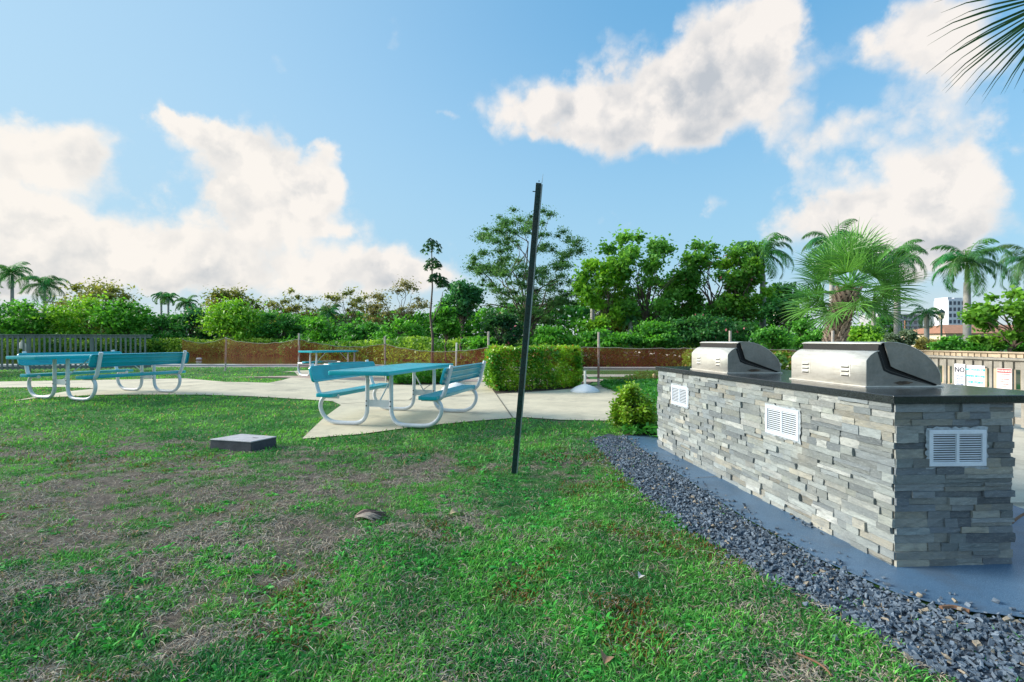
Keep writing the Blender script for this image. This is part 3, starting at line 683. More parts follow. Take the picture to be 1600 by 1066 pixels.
# ------------------------------------------------------------------ stone grill counter
def make_counter():
    root = empty('grill_counter', A0, 0, 'long grey stacked stone barbecue counter with dark granite top', 'counter')
    inv = -A0
    CL, CW, TOP = 3.06, .64, .872
    mb = MB(); e = .006
    ps = [C(e, e), C(CW-e, e), C(CW-e, CL-e), C(e, CL-e)]
    mb.prism([p+inv+Vector((0,0,.0)) for p in ps], (0, 0, TOP-.002)); mb.build('core_wall', M['grout'], root)
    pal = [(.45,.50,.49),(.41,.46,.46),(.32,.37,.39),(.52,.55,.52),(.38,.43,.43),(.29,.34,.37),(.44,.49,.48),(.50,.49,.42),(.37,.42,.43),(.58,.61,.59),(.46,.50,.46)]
    pal_shade = [(.34,.38,.40),(.27,.31,.34),(.40,.43,.42),(.23,.27,.31),(.44,.45,.41),(.31,.36,.37),(.48,.47,.40)]  # darker tones paint shade into the stone off the sunlit long side
    rnd = random.Random(5)
    def stone_block(mb, o, du, L, H, prot, dn, wid=.02):
        """block on a face: o origin (lower), du along, dn outward normal"""
        nseg = max(2, int(L/.035)); g = .0005; tilt = rnd.uniform(-.002, .002)
        # outward surface as small grid with jitter
        vs = []; rows = 3
        for r in range(rows):
            for k in range(nseg+1):
                p = o+du*(g+(L-2*g)*k/nseg)+Vector((0,0,g+(H-2*g)*r/(rows-1)))
                j = rnd.gauss(0, .0016) + tilt*(r-1)
                vs.append(p+dn*(prot+j)+Vector((0,0,rnd.gauss(0,.0008) if 0 < k < nseg else 0)))
        nf = nseg+1; fs = []
        for r in range(rows-1):
            for k in range(nseg): fs.append([r*nf+k, r*nf+k+1, (r+1)*nf+k+1, (r+1)*nf+k])
        # back rim
        b = len(vs); rim = [k for k in range(nf)]+[r*nf+nseg for r in range(1, rows)]+[(rows-1)*nf+k for k in range(nseg-1, -1, -1)]+[r*nf for r in range(rows-2, 0, -1)]
        for i in rim:
            k = i % nf; r = i//nf; vs.append(o+du*(g+(L-2*g)*k/nseg)+Vector((0,0,g+(H-2*g)*r/(rows-1)))+dn*.002)
        n_ = len(rim); fs += [[rim[i], rim[(i+1) % n_], b+(i+1) % n_, b+i] for i in range(n_)]
        kk = rnd.uniform(.38, .80); mb.cur = tuple(c*kk for c in rnd.choice(mb.pal)); mb.add(vs, fs)
    def face(name, o, du, L, dn, pal_, holes, zlist, ext=(0,0)):
        mb = MB(); mb.pal = pal_
        for zi in range(len(zlist)-1):
            z0, z1 = zlist[zi], zlist[zi+1]; t = -ext[0] if zi % 2 else 0.0
            end = L+(ext[1] if zi % 2 else 0)
            while t < end-.001:
                l = rnd.choice((.07,.09,.12,.15,.18,.22,.27)); 
                if end-t-l < .07: l = end-t
                cuts = [(t, t+l)]
                for (h0, h1, hz0, hz1) in holes:
                    if z1 > hz0+.002 and z0 < hz1-.002:
                        nc = []
                        for (a, b) in cuts:
                            if b <= h0 or a >= h1: nc.append((a, b)); continue
                            if a < h0: nc.append((a, h0))
                            if b > h1: nc.append((h1, b))
                        cuts = nc
                pr = rnd.choice((.003, .006, .010, .014, .019))
                for (h0, h1, hz0, hz1) in holes:
                    a, b = max(t, h0), min(t+l, h1)
                    if b-a > .005:
                        if z0 < hz0-.004 < z1: stone_block(mb, o+du*a+Vector((0,0,z0)), du, b-a, hz0-.002-z0, pr, dn)
                        if z0 < hz1+.004 < z1: stone_block(mb, o+du*a+Vector((0,0,hz1+.002)), du, b-a, z1-hz1-.002, pr, dn)
                for (a, b) in cuts:
                    if b-a > .012:
                        if b-a > .1 and rnd.random() < .22 and z1-z0 > .04:      # two thin stones stacked
                            zm = (z0+z1)/2
                            stone_block(mb, o+du*a+Vector((0,0,z0)), du, b-a, zm-z0, pr, dn); stone_block(mb, o+du*a+Vector((0,0,zm)), du, b-a, z1-zm, rnd.choice((.006,.012,.018)), dn)
                        else: stone_block(mb, o+du*a+Vector((0,0,z0)), du, b-a, z1-z0, pr, dn)
                t += l
        return mb.build(name, M['stone'], root)
    zl = [0.003]
    while zl[-1] < TOP-.06: zl.append(zl[-1]+rnd.choice((.034,.038,.042,.046,.050)))
    zl.append(TOP-.001)
    nl = Vector((-VV.y, VV.x, 0)).normalized()     # outward from the long left face
    ne = Vector((UU.y, -UU.x, 0)).normalized()     # outward from the near end
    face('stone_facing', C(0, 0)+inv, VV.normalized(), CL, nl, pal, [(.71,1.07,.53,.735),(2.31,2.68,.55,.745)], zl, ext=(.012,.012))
    face('stone_facing', C(0, 0)+inv, UU, CW, ne, pal_shade, [(.178,.49,.543,.732)], zl, ext=(0,.01))
    face('stone_facing', C(0, CL)+inv, UU, CW, VV.normalized(), pal_shade, [], zl)
    face('stone_facing', C(CW, 0)+inv, VV.normalized(), CL, -nl, pal_shade, [], zl)
    # granite top: slab with the grills let in
    mb = MB(); zt = TOP
    ps = [C(-.025,-.03), C(.98,-.03), C(.98,CL+.03), C(-.025,CL+.03)]
    mb.prism([p+inv+Vector((0,0,zt)) for p in ps], (0,0,.043)); mb.build('granite_top', M['granite'], root, bevel=.004)
    # support leg of the overhang (hidden behind the block)
    # vents
    def vent(o, du, dn, W_, H_, label, n=11):
        o = o+inv+dn*.016
        up = Vector((0,0,1)); c = o+du*W_/2+up*H_/2
        f = empty('vent_grille', (0,0,0)); f.parent = root; f['label'] = label
        mb = MB(); bz = .022
        mb.obox(c-dn*.010, du, dn, up, W_/2-.012, .0015, H_/2-.012); mb.build('vent_cavity', M['vent_dark'], f)
        mb = MB()
        for (cc, hx, hz) in ((o+du*W_/2+up*bz/2, W_/2, bz/2), (o+du*W_/2+up*(H_-bz/2), W_/2, bz/2)): mb.obox(cc, du, dn, up, hx, .006, hz)
        for (cc, hx) in ((o+du*bz/2+up*H_/2, bz/2), (o+du*(W_-bz/2)+up*H_/2, bz/2), (o+du*W_/2+up*H_/2, .008)): mb.obox(cc, du, dn, up, hx, .0055, H_/2-bz+.001)
        mb.build('vent_frame', M['vent'], f, bevel=.002)
        mb = MB()
        for i in range(n):
            z = bz+(H_-2*bz)*(i+.5)/n
            for (a, b) in ((bz, W_/2-.008), (W_/2+.008, W_-bz)):
                cc = o+du*(a+b)/2+up*z+dn*(-.001); ax2 = (up*.97+dn*.22).normalized(); ay2 = du.cross(ax2).normalized()
                mb.obox(cc, du, ay2, ax2, (b-a)/2, .0012, (H_-2*bz)/n*.27)
        mb.build('slats', M['vent'], f)
        # caulk smeared round it
        mb = MB(); rr = random.Random(int(W_*1000)); pts = []
        for k in range(60):
            t = k/60*4; s_ = int(t); ft = t-s_
            pu, pz = [(ft*W_, 0), (W_, ft*H_), (W_-ft*W_, H_), (0, H_-ft*H_)][s_]
            ex = rr.uniform(.006, .020); cu, cz = pu-W_/2, pz-H_/2
            pu += math.copysign(ex, cu) if s_ in (1, 3) or ft in (0,) else 0; pz += math.copysign(ex, cz) if s_ in (0, 2) or ft in (0,) else 0
            pts.append(o+du*pu+up*pz-dn*.001)
        inn = [o+du*min(max((p-o).dot(du), .004), W_-.004)+up*min(max((p-o).z, .004), H_-.004)-dn*.001 for p in pts]
        n_ = len(pts); mb.add(pts+[p+dn*.004 for p in inn], [[i, (i+1) % n_, n_+(i+1) % n_, n_+i] for i in range(n_)])
        ck = mb.build('caulk', M['caulk'], f)
    vd = VV.normalized()
    vent(C(0, .715), vd, nl, .36, .20, 'white louvred vent nearest the corner on the long side')
    o_ = bpy.data.objects
    for h in (): pass
    # shift heights
    vs_ = [c for c in root.children if c.name.startswith('vent_grille')]
    vs_[0].location.z = .533
    vent(C(0, 2.315), vd, nl, .37, .195, 'small looking white vent near the far end of the long side', 10)
    vs_ = [c for c in root.children if c.name.startswith('vent_grille')]; vs_[-1].location.z = .55
    vent(C(.178, 0), UU, ne, .312, .19, 'wide pale blue vent on the near end face', 12)
    vs_ = [c for c in root.children if c.name.startswith('vent_grille')]; vs_[-1].location.z = .543
    return root
make_counter()

# ------------------------------------------------------------------ grills
def make_grill(u0, v0, L, label):
    """profile in (u, z), near side at v0; origin on the counter top"""
    org = C(u0, v0, .915)
    root = empty('gas_grill', org, 0, label, 'grill', 'stainless grills set in the counter')
    def Q(u, v, z): return UU*u+VV*v+Vector((0, 0, z))
    back = [(0,.163),(.009,.175),(.018,.186),(.028,.196),(.038,.204),(.050,.212),(.062,.218),(.082,.223)]
    # firebox: side polygon under the lid seam
    seam = [(.088,.222),(.122,.112),(.160,.096),(.44,.006)]
    poly = [(0,.0)]+back+seam+[(.46,.0)]
    mb = MB()
    th = .004
    for (va, vb) in ((0, th), (L-th, L)):
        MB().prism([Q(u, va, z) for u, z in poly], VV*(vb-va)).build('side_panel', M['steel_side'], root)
    mb = MB()
    bk = [(0,.003)]+back
    for (a, b) in zip(bk[:-1], bk[1:]):
        mb.add([Q(a[0]-.002, -.003, a[1]+.001), Q(a[0]-.002, L+.003, a[1]+.001), Q(b[0]-.002, L+.003, b[1]+.001), Q(b[0]-.002, -.003, b[1]+.001)], [[0,1,2,3]])
    bp = mb.build('back_panel', M['steel'], root, smooth=True, angle=28, weld=True)
    so = bp.modifiers.new('thick', 'SOLIDIFY'); so.thickness = .003; so.offset = 0
    mb = MB(); mb.obox(Q(.235, L/2, -.0+.004), UU, VV, (0,0,1), .25, L/2+.012, .003); mb.build('flange', M['steel'], root)
    # black filler standing in the gap between firebox and lid
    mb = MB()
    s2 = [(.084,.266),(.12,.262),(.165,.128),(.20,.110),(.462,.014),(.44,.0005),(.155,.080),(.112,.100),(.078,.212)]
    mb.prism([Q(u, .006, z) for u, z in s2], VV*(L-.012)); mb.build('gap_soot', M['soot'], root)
    rr = random.Random(4)
    mb = MB()
    # soot smears beside the seam on the near side
    def smear(cu, cz, a, b, n=18):
        pts = [Q(cu+a*math.cos(2*math.pi*i/n)*rr.uniform(.6,1.1), -.0012, cz+b*math.sin(2*math.pi*i/n)*rr.uniform(.6,1.1)) for i in range(n)]
        mb.add(pts, [list(range(n))])
    smear(.27,.088,.015,.013); mb.build('soot_mark', M['soot'], root)
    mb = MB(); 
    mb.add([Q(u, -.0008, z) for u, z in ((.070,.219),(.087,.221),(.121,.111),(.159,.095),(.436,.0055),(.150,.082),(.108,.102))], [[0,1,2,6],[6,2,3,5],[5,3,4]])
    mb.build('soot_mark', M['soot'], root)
    mb = MB(); smear(.235,.026,.06,.015); mb.build('grease_stain', M['soot_brown'], root)
    # lid
    outer = [(.080,.266),(.10,.274),(.14,.277),(.19,.274),(.24,.264),(.29,.247),(.335,.224),(.38,.193),(.42,.156),(.45,.118),(.468,.078),(.472,.03),(.470,.012)]
    inner = [(.455,.014),(.186,.112),(.154,.128)]
    mb = MB()
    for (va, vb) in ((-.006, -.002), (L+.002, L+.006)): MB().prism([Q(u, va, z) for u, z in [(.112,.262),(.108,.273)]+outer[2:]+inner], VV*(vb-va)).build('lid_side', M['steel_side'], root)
    mb = MB()
    for (a, b) in zip(outer[:-1], outer[1:]):
        mb.add([Q(a[0], -.008, a[1]+.001), Q(a[0], L+.008, a[1]+.001), Q(b[0], L+.008, b[1]+.001), Q(b[0], -.008, b[1]+.001)], [[0,1,2,3]])
    mb.add([Q(.088,-.008,.269), Q(.088,L+.008,.269), Q(.086,L+.008,.262), Q(.086,-.008,.262)], [[0,1,2,3]])
    lid = mb.build('lid', M['steel'], root, smooth=True, angle=50, weld=True)
    so = lid.modifiers.new('thick', 'SOLIDIFY'); so.thickness = .0035; so.offset = 0
    # handle
    hd = MB(); hd.tube([Q(.515, .06, .075), Q(.515, L-.06, .075)], .013, 14)
    h = hd.build('handle', M['steel'], lid, smooth=True)
    hb = MB()
    for v in (.09, L-.09): MB().tube([Q(.466, v, .075), Q(.512, v, .075)], .008, 10).build('handle_bracket', M['steel'], h, smooth=True)
    # louvre plates on the back
    for vc in (L*.235, L*.775):
        mb = MB(); mb.obox(Q(-.0045, vc, .098), VV, UU, (0,0,1), .042, .002, .042)
        pl = mb.build('louvre_plate', M['steel'], root, bevel=.0015)
        m2 = MB(); m3 = MB()
        for i in range(3):
            z = .124-.027*i
            pr = [Q(-.006, vc-.032, z+.007), Q(-.016, vc-.032, z-.004), Q(-.006, vc-.032, z-.007)]
            m2.prism(pr, VV*.064)
            m3.obox(Q(-.0075, vc, z-.0095), VV, UU, (0,0,1), .032, .0008, .0024)
        m2.build('louvre', M['steel'], pl); m3.build('louvre_slot', M['soot'], pl)  # black strips drawn in for the slot openings
    m3 = MB(); m3.obox(Q(.02, -.001, .055), UU, VV, (0,0,1), .006, .001, .003)
    # control panel with knobs on the cook's side
    mb = MB(); mb.box(0,0,0,1,1,1); mb.v = [tuple(Q(.478+.09*x, .01+(L-.02)*y, -.14+.145*z-(.02*x if z else 0))) for x, y, z in mb.v]
    cp = mb.build('control_panel', M['steel'], root, bevel=.004)
    for k in range(4):
        mb = MB(); c = Q(.568, L*(.17+.22*k), -.06); mb.tube([c, c+UU*.008, c+UU*.03], [.028, .022, .019], 16)
        mb.build('knob', M['steel'], cp, smooth=True)
    return root
make_grill(.235, .46, .69, 'larger looking stainless grill, lid closed, nearest the counter corner')
make_grill(.115, 1.83, .67, 'stainless grill further along the counter, beside the far vent')

# ------------------------------------------------------------------ picnic tables
def panel(mb, c, ex, ey, w_, h_, r, t):
    c = Vector(c); ex = Vector(ex).normalized(); ey = Vector(ey).normalized(); nz = ex.cross(ey)
    pts = []
    for (sx, sy, a0) in ((1,1,0),(-1,1,90),(-1,-1,180),(1,-1,270)):
        for k in range(6):
            a = R(a0+90*k/5); pts.append(c+ex*(sx*(w_/2-r)+r*math.cos(a))+ey*(sy*(h_/2-r)+r*math.sin(a))-nz*t/2)
    mb.prism(pts, nz*t); return pts, nz
def rimtube(c, ex, ey, w_, h_, r, rad):
    mb = MB(); pts, nz = panel(MB(), c, ex, ey, w_, h_, r, 0); return MB().tube(pts+[pts[0], pts[1]], rad, 8, caps=False)
def table_board(name, c, ex, ey, w_, h_, r, lip, root, under=True):
    """perforated board with a rolled solid rim; ex x ey points up/out"""
    mb = MB(); panel(mb, c, ex, ey, w_-.03, h_-.03, max(r-.015, .01), .006); o = mb.build(name, M['teal_mesh'], root)
    ex = Vector(ex).normalized(); ey = Vector(ey).normalized(); nz = ex.cross(ey)
    mb = MB(); outer = []
    ptsA, _ = panel(MB(), c, ex, ey, w_, h_, r, 0); ptsB, _ = panel(MB(), c, ex, ey, w_-.05, h_-.05, max(r-.025, .008), 0)
    n_ = len(ptsA); vs = [p+nz*.004 for p in ptsB]+[p*.97+q*.03+nz*.006 for p, q in zip(ptsA, ptsB)]+[p-nz*.004 for p in ptsA]+[p-nz*lip for p in ptsA]+[p*.9+q*.1-nz*(lip+.004) for p, q in zip(ptsA, ptsB)]
    mb.add(vs, [[a*n_+i, a*n_+(i+1) % n_, (a+1)*n_+(i+1) % n_, (a+1)*n_+i] for a in range(4) for i in range(n_)])
    rm = mb.build('rim', M['teal'], o, smooth=True, angle=60)
    return o
def make_table(backs=True, L=2.46, label=''):
    root = empty('picnic_table', (0,0,0), 0, label, 'picnic table', 'teal and white picnic tables')
    X, Y, Z = Vector((1,0,0)), Vector((0,1,0)), Vector((0,0,1))
    HT = .80; SH = .45; TW = .94
    top = table_board('tabletop', (0,-.15,HT-.006), X, Y, TW, L, .05, .045, root)
    for s in (-1, 1): MB().box(s*.2-.02, -L/2-.05, HT-.05, s*.2+.02, L/2-.25, HT-.012).build('stiffener', M['teal'], top)
    SL = L-.58
    for s in (-1, 1):
        st = table_board('seat', (s*.85, 0, SH-.006), X, Y, .29, SL, .04, .04, root)
        mb = MB(); mb.box(s*.85-.03, -SL/2+.1, SH-.04, s*.85+.03, SL/2-.1, SH-.012); mb.build('stiffener', M['teal'], st)
        if backs:
            up = Vector((s*.30, 0, 1)).normalized(); nz = Vector((-s, 0, .30)).normalized()
            ey = up; ex = -Y if s > 0 else Y
            # ex x ey should point towards the sitter
            if ex.cross(ey).dot(nz) < 0: ex = -ex
            c = Vector((s*1.075, 0, .72))
            bk = table_board('backrest', c, ex, ey, SL-.05, .235, .05, .03, root)
            for d in (-.045, .045): MB().obox(c+up*d-nz*.014, Y, up, nz, SL/2-.12, .008, .010).build('stiffener', M['teal'], bk)
    fy = .78
    for e in (-1, 1):
        y = e*fy
        for s in (-1, 1):
            r = .030
            path = [(.20,HT-.04),(.20,.24)]
            path += [(.21,.17),(.25,.09),(.32,.045),(.42,.028),(.72,.028),(.84,.045),(.94,.10),(1.005,.19),(1.02,.28),(.99,.35),(.93,.40),(.90,SH-.05)]
            pp = smooth_path([Vector((s*a, y, b)) for a, b in path], 2)
            MB().tube(pp, r, 12).build('leg', M['white_metal'], root, smooth=True, angle=60)
            if backs: q = [(.70,.398),(.96,.398),(1.03,.43),(1.07,.50),(1.175,.86)]
            else: q = [(.70,.398),(1.0,.398)]
            pp = smooth_path([Vector((s*a, y, b)) for a, b in q], 2)
            MB().tube(pp, .031, 12).build('seat_bracket', M['white_metal'], root, smooth=True, angle=60)
        pl = MB().box(-.18, y-.006, .27, .18, y+.006, .365).build('cross_plate', M['white_metal'], root, bevel=.002)
        for s in (-1, 1):
            for z in (.285, .35): MB().tube([(s*.2, y-.034, z), (s*.2, y+.034, z)], .011, 8).build('bolt', M['bolt'], pl)
        mb = MB().tube([(0, y-e*.01, .345), (0, y-e*.50, HT-.045)], .011, 8)
        mb.build('brace', M['white_metal'], root, smooth=True)
        MB().box(-.30, y-.022, HT-.052, .30, y+.022, HT-.014).build('top_bracket', M['white_metal'], root)
    return root
def place(o, x, y, rz): o.location = (x, y, G(x, y)+.012); o.rotation_euler = (0, 0, rz)
t1 = make_table(label='teal slatless picnic table with bench backs, in the middle of the patio')
t1['label'] = 'teal picnic table with backed benches nearest the steel pole'
place(t1, -1.67, 7.90, -R(13.5)); t1.scale = (.91, 1, 1)
t2 = copy_tree(t1); t2['label'] = 'teal picnic table with backed benches before the grey wooden fence'
place(t2, -7.88, 9.98, -R(19.5))
t3 = make_table(False, 1.9, 'small backless teal picnic table, farthest off by the canal')
place(t3, -5.6, 16.0, -R(38)); t3.scale = (.85, .85, 1)

# ------------------------------------------------------------------ steel pole
def make_pole():
    b = P(803, 742); a = Vector(((842-CX)/F*4.15, 4.15, CAMH+(HY-287)/F*4.15))
    root = empty('steel_post', b, 0, 'tall dark green steel post leaning to the right in the lawn', 'post')
    top = a-b; d = top.normalized(); ax = Vector((1,0,0)); ax = (ax-d*ax.dot(d)).normalized(); ay = d.cross(ax).normalized()
    L = top.length
    # U-channel: web facing the viewer, two flanges
    mb = MB()
    c0 = -d*.05; Lc = L+.05
    def bar(ou, ow, hu, hw): mb.obox(c0+d*(Lc/2)+ax*ou+ay*ow, ax, ay, d, hu, hw, Lc/2)
    bar(0, 0, .021, .0022); bar(-.021, .013, .0022, .013)
    # holes down the web are punched as small dark studs
    mb.build('channel', M['rust_pole'], root)
    mb = MB(); mb.obox(c0+d*(Lc/2)+ax*.026-ay*.004, ax, ay, d, .0055, .010, Lc/2-.01); mb.build('flange', M['pole_light'], root)
    mb = MB()
    for k in range(int(L/.06)): mb.obox(d*(.08+k*.06)-ay*.0026, ax, ay, d, .0035, .0008, .006)
    mb.build('bolt_hole', M['soot'], root)
    mb = MB(); mb.tube([d*(L-.07)-ax*.02, d*(L-.07)-ax*.045], .004, 6); mb.build('hook', M['rust_pole'], root)
    mb = MB(); mb.tube([d*L+ax*.024, d*(L+.075)+ax*.028], [.003, .0012], 6); mb.build('wire_tip', M['pole_light'], root)
make_pole()

# ------------------------------------------------------------------ small lawn things
def make_box():
    c = P(383, 700); root = empty('utility_box', c, R(-12), 'low grey utility box with pale lid in the lawn', 'utility box')
    mb = MB(); lo = [(-.31,-.17),(.24,-.20),(.31,.13),(-.20,.19)]
    n=4; vs = [(x, y, -.02) for x, y in lo]+[(x*.97, y*.97, .10) for x, y in lo]; mb.add(vs, [[0,1,5,4],[1,2,6,5],[2,3,7,6],[3,0,4,7]])
    mb.build('box_body', M['box_side'], root)
    mb = MB(); mb.prism([(x*1.0, y*1.0, .10) for x, y in lo], (0,0,.012)); mb.build('lid', M['box_lid'], root, bevel=.004)
    mb = MB(); mb.box(.10,-.02,.1125,.17,.01,.1135); mb.build('lid_slot', M['box_side'], root)
make_box()
def make_husk():
    c = P(577, 812); root = empty('palm_husk', c, R(15), 'dry brown palm husk lying on the bare patch', 'palm husk')
    rr = random.Random(3)
    for k in range(9):
        mb = MB(); a = R(-52+k*13); n = 7; vs = []
        kk = rr.uniform(.6, 1.4); mb.cur = tuple(c_*kk for c_ in (.17, .12, .10)) if k > 2 else (.36, .31, .26)
        Ls = .19+.03*rr.random()
        for i in range(n):
            t = i/(n-1); r_ = Ls*t; z = .022+.020*math.sin(math.pi*min(1, t*1.05))+.003*(k % 3)
            w_ = .014*math.sin(math.pi*(.12+.86*t))+.003
            p = Vector((-.09+r_*math.cos(a), r_*math.sin(a)*.6, z)); q = Vector((-math.sin(a), math.cos(a), .4*math.sin(k)))
            vs += [p-q*w_+Vector((0,0,-.006)), p, p+q*w_+Vector((0,0,-.006))]
        fs = [[3*i+j, 3*i+j+1, 3*i+j+4, 3*i+j+3] for i in range(n-1) for j in range(2)]
        mb.add(vs, fs); o = mb.build('husk_strip', M['husk'], root, smooth=True)
        s_ = o.modifiers.new('thick', 'SOLIDIFY'); s_.thickness = .0025
make_husk()
def dead_leaf(px, py, s, col, label, rz):
    c = P(px, py); mb = MB(); mb.cur = col; n = 8; vs = []
    for i in range(n):
        t = i/(n-1); w_ = .42*s*math.sin(math.pi*t)**.8+.001
        z = .018+.3*s*math.sin(math.pi*t*1.1); x_ = (t-.5)*s
        vs += [(x_, -w_, z+.25*w_), (x_, 0, z-.05*s), (x_, w_, z+.35*w_)]
    mb.add(vs, [[3*i+j, 3*i+j+1, 3*i+j+4, 3*i+j+3] for i in range(n-1) for j in range(2)])
    o = mb.build('dead_leaf', M['husk'], None, smooth=True); o.location = c; o.rotation_euler = (.2, .1, rz); tag(o, label, 'leaf', 'dead leaves fallen on the lawn')
dead_leaf(710, 808, .075, (.42,.35,.22), 'pale tan dead leaf right of the palm husk', .4)
dead_leaf(945, 1040, .06, (.34,.20,.12), 'reddish dead leaf at the bottom edge of the lawn', 1.2)
dead_leaf(210, 838, .04, (.5,.28,.15), 'small orange leaf on the left bare patch', 2.0)
dead_leaf(1000, 908, .045, (.6,.58,.56), 'whitish scrap of leaf before the gravel', .9)
def twig(pts, r, label):
    w_ = [P(*p)+Vector((0,0,.02)) for p in pts]; mb = MB(); mb.tube(smooth_path(w_, 2), r, 6)
    o = mb.build('twig', surf_twig, None, smooth=True); tag(o, label, 'twig', 'twigs fallen beside the slab')
surf_twig = surf('dead_twig', (.22, .12, .07), .9)
twig([(1470,958),(1490,956),(1515,964)], .010, 'brown stick on the slab edge beside the gravel')
twig([(1580,824),(1590,815),(1602,808)], .009, 'dark stick right of the counter on the damp slab')
twig([(1245,1030),(1285,1048),(1300,1066)], .004, 'thin reddish twig in the bottom grass near the gravel')

# ------------------------------------------------------------------ umbrella bases
def umb_base(px, py, label, pipe, k):
    c = P(px, py); root = empty('umbrella_base', c+Vector((0,0,.012)), 0, label, 'umbrella base', 'white umbrella bases on the patio')
    MB().lathe([(.0,-.01),(.34*k,0),(.345*k,.018),(.30*k,.065),(.22*k,.115),(.12*k,.155),(.05*k,.175),(0,.178)], n=32).build('dome', M['white_conc'], root, smooth=True, angle=60)
    MB().tube([(.0,0,.16),(.0,0,.16+pipe)], .028, 12).build('pipe', M['white_pipe'], root, smooth=True)
umb_base(914, 614, 'white domed umbrella base with upright pipe, in the open before the hedge', .33, 1.0)
umb_base(713, 611, 'white domed umbrella base behind the bench of the middle picnic table', .06, 1.05)
tag(MB().tube([(0,0,-.02),(0,0,.32)], .022, 10).build('pvc_pipe', M['white_pipe'], smooth=True), 'short white pipe standing in the ground cover behind the middle table', 'pipe').location = P(603, 598)
o = MB().tube([(0,0,-.02),(0,0,.22),(0,0,.27)], [.06,.055,.03], 12).build('marker_post', flat('yellow_cap', (.62,.50,.26), .6), smooth=True)
tag(o, 'squat yellowish marker post beside the far end of the counter', 'marker'); o.location = P(1022, 600)
o = MB().tube([(0,0,0),(0,0,1.0)], .02, 8).build('hedge_stake', M['white_pipe'], smooth=True); tag(o, 'thin white stake at the right end of the hedge', 'stake'); o.location = P(908, 605)

# ------------------------------------------------------------------ mesh screen fence along the canal
def screen_fence():
    pts = [(285,579.5),(352,580.5),(467,586),(602,592),(762,600),(935,606),(1140,612),(1300,617)]
    W_ = [P(*p) for p in pts]
    tops = [528,528,522,527,519,520,518,518]
    root = empty('screen_fence', W_[0], 0, 'reddish brown mesh screen sagging between slim posts along the canal', 'fence')
    zt = [1.15,1.18,1.13,1.08,1.02,1.03,1.02,1.0]
    for w_, t in zip(W_[1:], tops[1:]):
        p = w_-W_[0]; h = CAMH+(HY-t)/F*w_.y-w_.z
        lean = random.Random(int(w_.y*100)).uniform(-.03, .05)
        MB().tube([p-Vector((0,0,.05)), p+Vector((lean, 0, h))], .030, 10).build('post', M['post'], root, smooth=True)
    w_ = P(712, 594); p = w_-W_[0]; MB().tube([p, p+Vector((.03,0,1.15))], .026, 10).build('post', M['white_pipe'], root, smooth=True, label='short pale extra post')
    vs = []; fs = []; rows = 7; rr = np.random.default_rng(2)
    cols = []
    for i in range(len(W_)-1):
        a, b = W_[i], W_[i+1]; L = (b-a).length; n_ = 24
        for k in range(n_+(1 if i == len(W_)-2 else 0)):
            t = k/n_; p = a.lerp(b, t); z1 = zt[i]*(1-t)+zt[i+1]*t-(.17 if i < 4 else .02)*math.sin(math.pi*t)**.8+float(rr.normal(0, .01)); cols.append((p, z1, .25+.03*math.sin(i*2+t*7)))
    for j, (p, z1, z0) in enumerate(cols):
        for r_ in range(rows):
            z = z0+(z1-z0)*r_/(rows-1); wob = .05*(float(fbm(p.x*1.5, r_*.6))-.5)
            vs.append((p.x-W_[0].x+wob*.4, p.y-W_[0].y+wob-.035, G(p.x, p.y)+z-W_[0].z))
    fs = [[j*rows+r_, (j+1)*rows+r_, (j+1)*rows+r_+1, j*rows+r_+1] for j in range(len(cols)-1) for r_ in range(rows-1)]
    npmesh('mesh_screen', vs, fs, M['net'], root, None, True)
    mb = MB(); mb.tube([Vector(vs[j*rows+rows-1])+Vector((0,0,.004)) for j in range(len(cols))], .008, 5); mb.build('top_wire', M['wood_tan'], root)
screen_fence()

# ------------------------------------------------------------------ wooden fences / railings
def picket_fence(name, label, p0, p1, h, m, spacing, pw, post_every, m_top=None, cap=True, board=.0, zoff=0, bottom=.10, label_cat='fence'):
    p0 = Vector(p0); p1 = Vector(p1); L = (p1-p0).length; d = (p1-p0).normalized(); q = Vector((-d.y, d.x, 0))
    root = empty(name, p0, 0, label, label_cat); Z = Vector((0,0,1)); rr = random.Random(int(L*10))
    def bar(s0, s1, o, z0, z1, hw): return MB().obox(d*(s0+s1)/2+q*o+Z*(z0+z1)/2, d, q, Z, (s1-s0)/2, hw, (z1-z0)/2)
    bar(0, L, .0, h-.12-board, h-.031, .02).build('top_rail', m, root)
    if cap: bar(-.03, L+.03, 0, h-.03, h, .07).build('cap_rail', m_top or m, root, bevel=.004)
    bar(0, L, 0, bottom, bottom+.09, .02).build('bottom_rail', m, root)
    n_ = int(L/spacing)
    for i in range(n_):
        s = spacing*(i+.5)
        if abs((s % post_every)-post_every) < pw or (s % post_every) < pw: continue
        bar(s-pw/2, s+pw/2, -.033+rr.uniform(-.003,.003), bottom-.03, h-.04+(rr.uniform(-.01,.02) if not cap else -.01), .011).build('picket', m, root)
    k = 0
    while k*post_every <= L+.01:
        s = min(k*post_every, L); bar(s-.045, s+.045, .035, -.05, h-.035 if cap else h+.1, .052).build('post', m, root); k += 1
    return root
pa, pb = P(-60, 583), P(236, 579.5)
picket_fence('wooden_fence', 'weathered grey wooden picket fence at the left, by the canal', (pa.x, pa.y, .13), (pb.x, pb.y, .13), 1.30, M['wood_grey'], .155, .055, 1.9, cap=True)
picket_fence('wooden_fence', 'short close boarded return of the grey fence at the left edge', (P(8,584).x, P(8,584).y-.3, .13), (P(-25,590).x-1.5, P(-25,590).y-2.2, .13), 1.36, M['wood_grey'], .115, .08, 1.6, cap=False)
RX = 6.7
near_rail = picket_fence('deck_railing', 'tan wooden deck railing carrying three signs', (RX, 10.2, 0), (RX, 3.2, 0), .97, M['wood_tan'], .15, .042, 1.35, cap=True, board=.03)
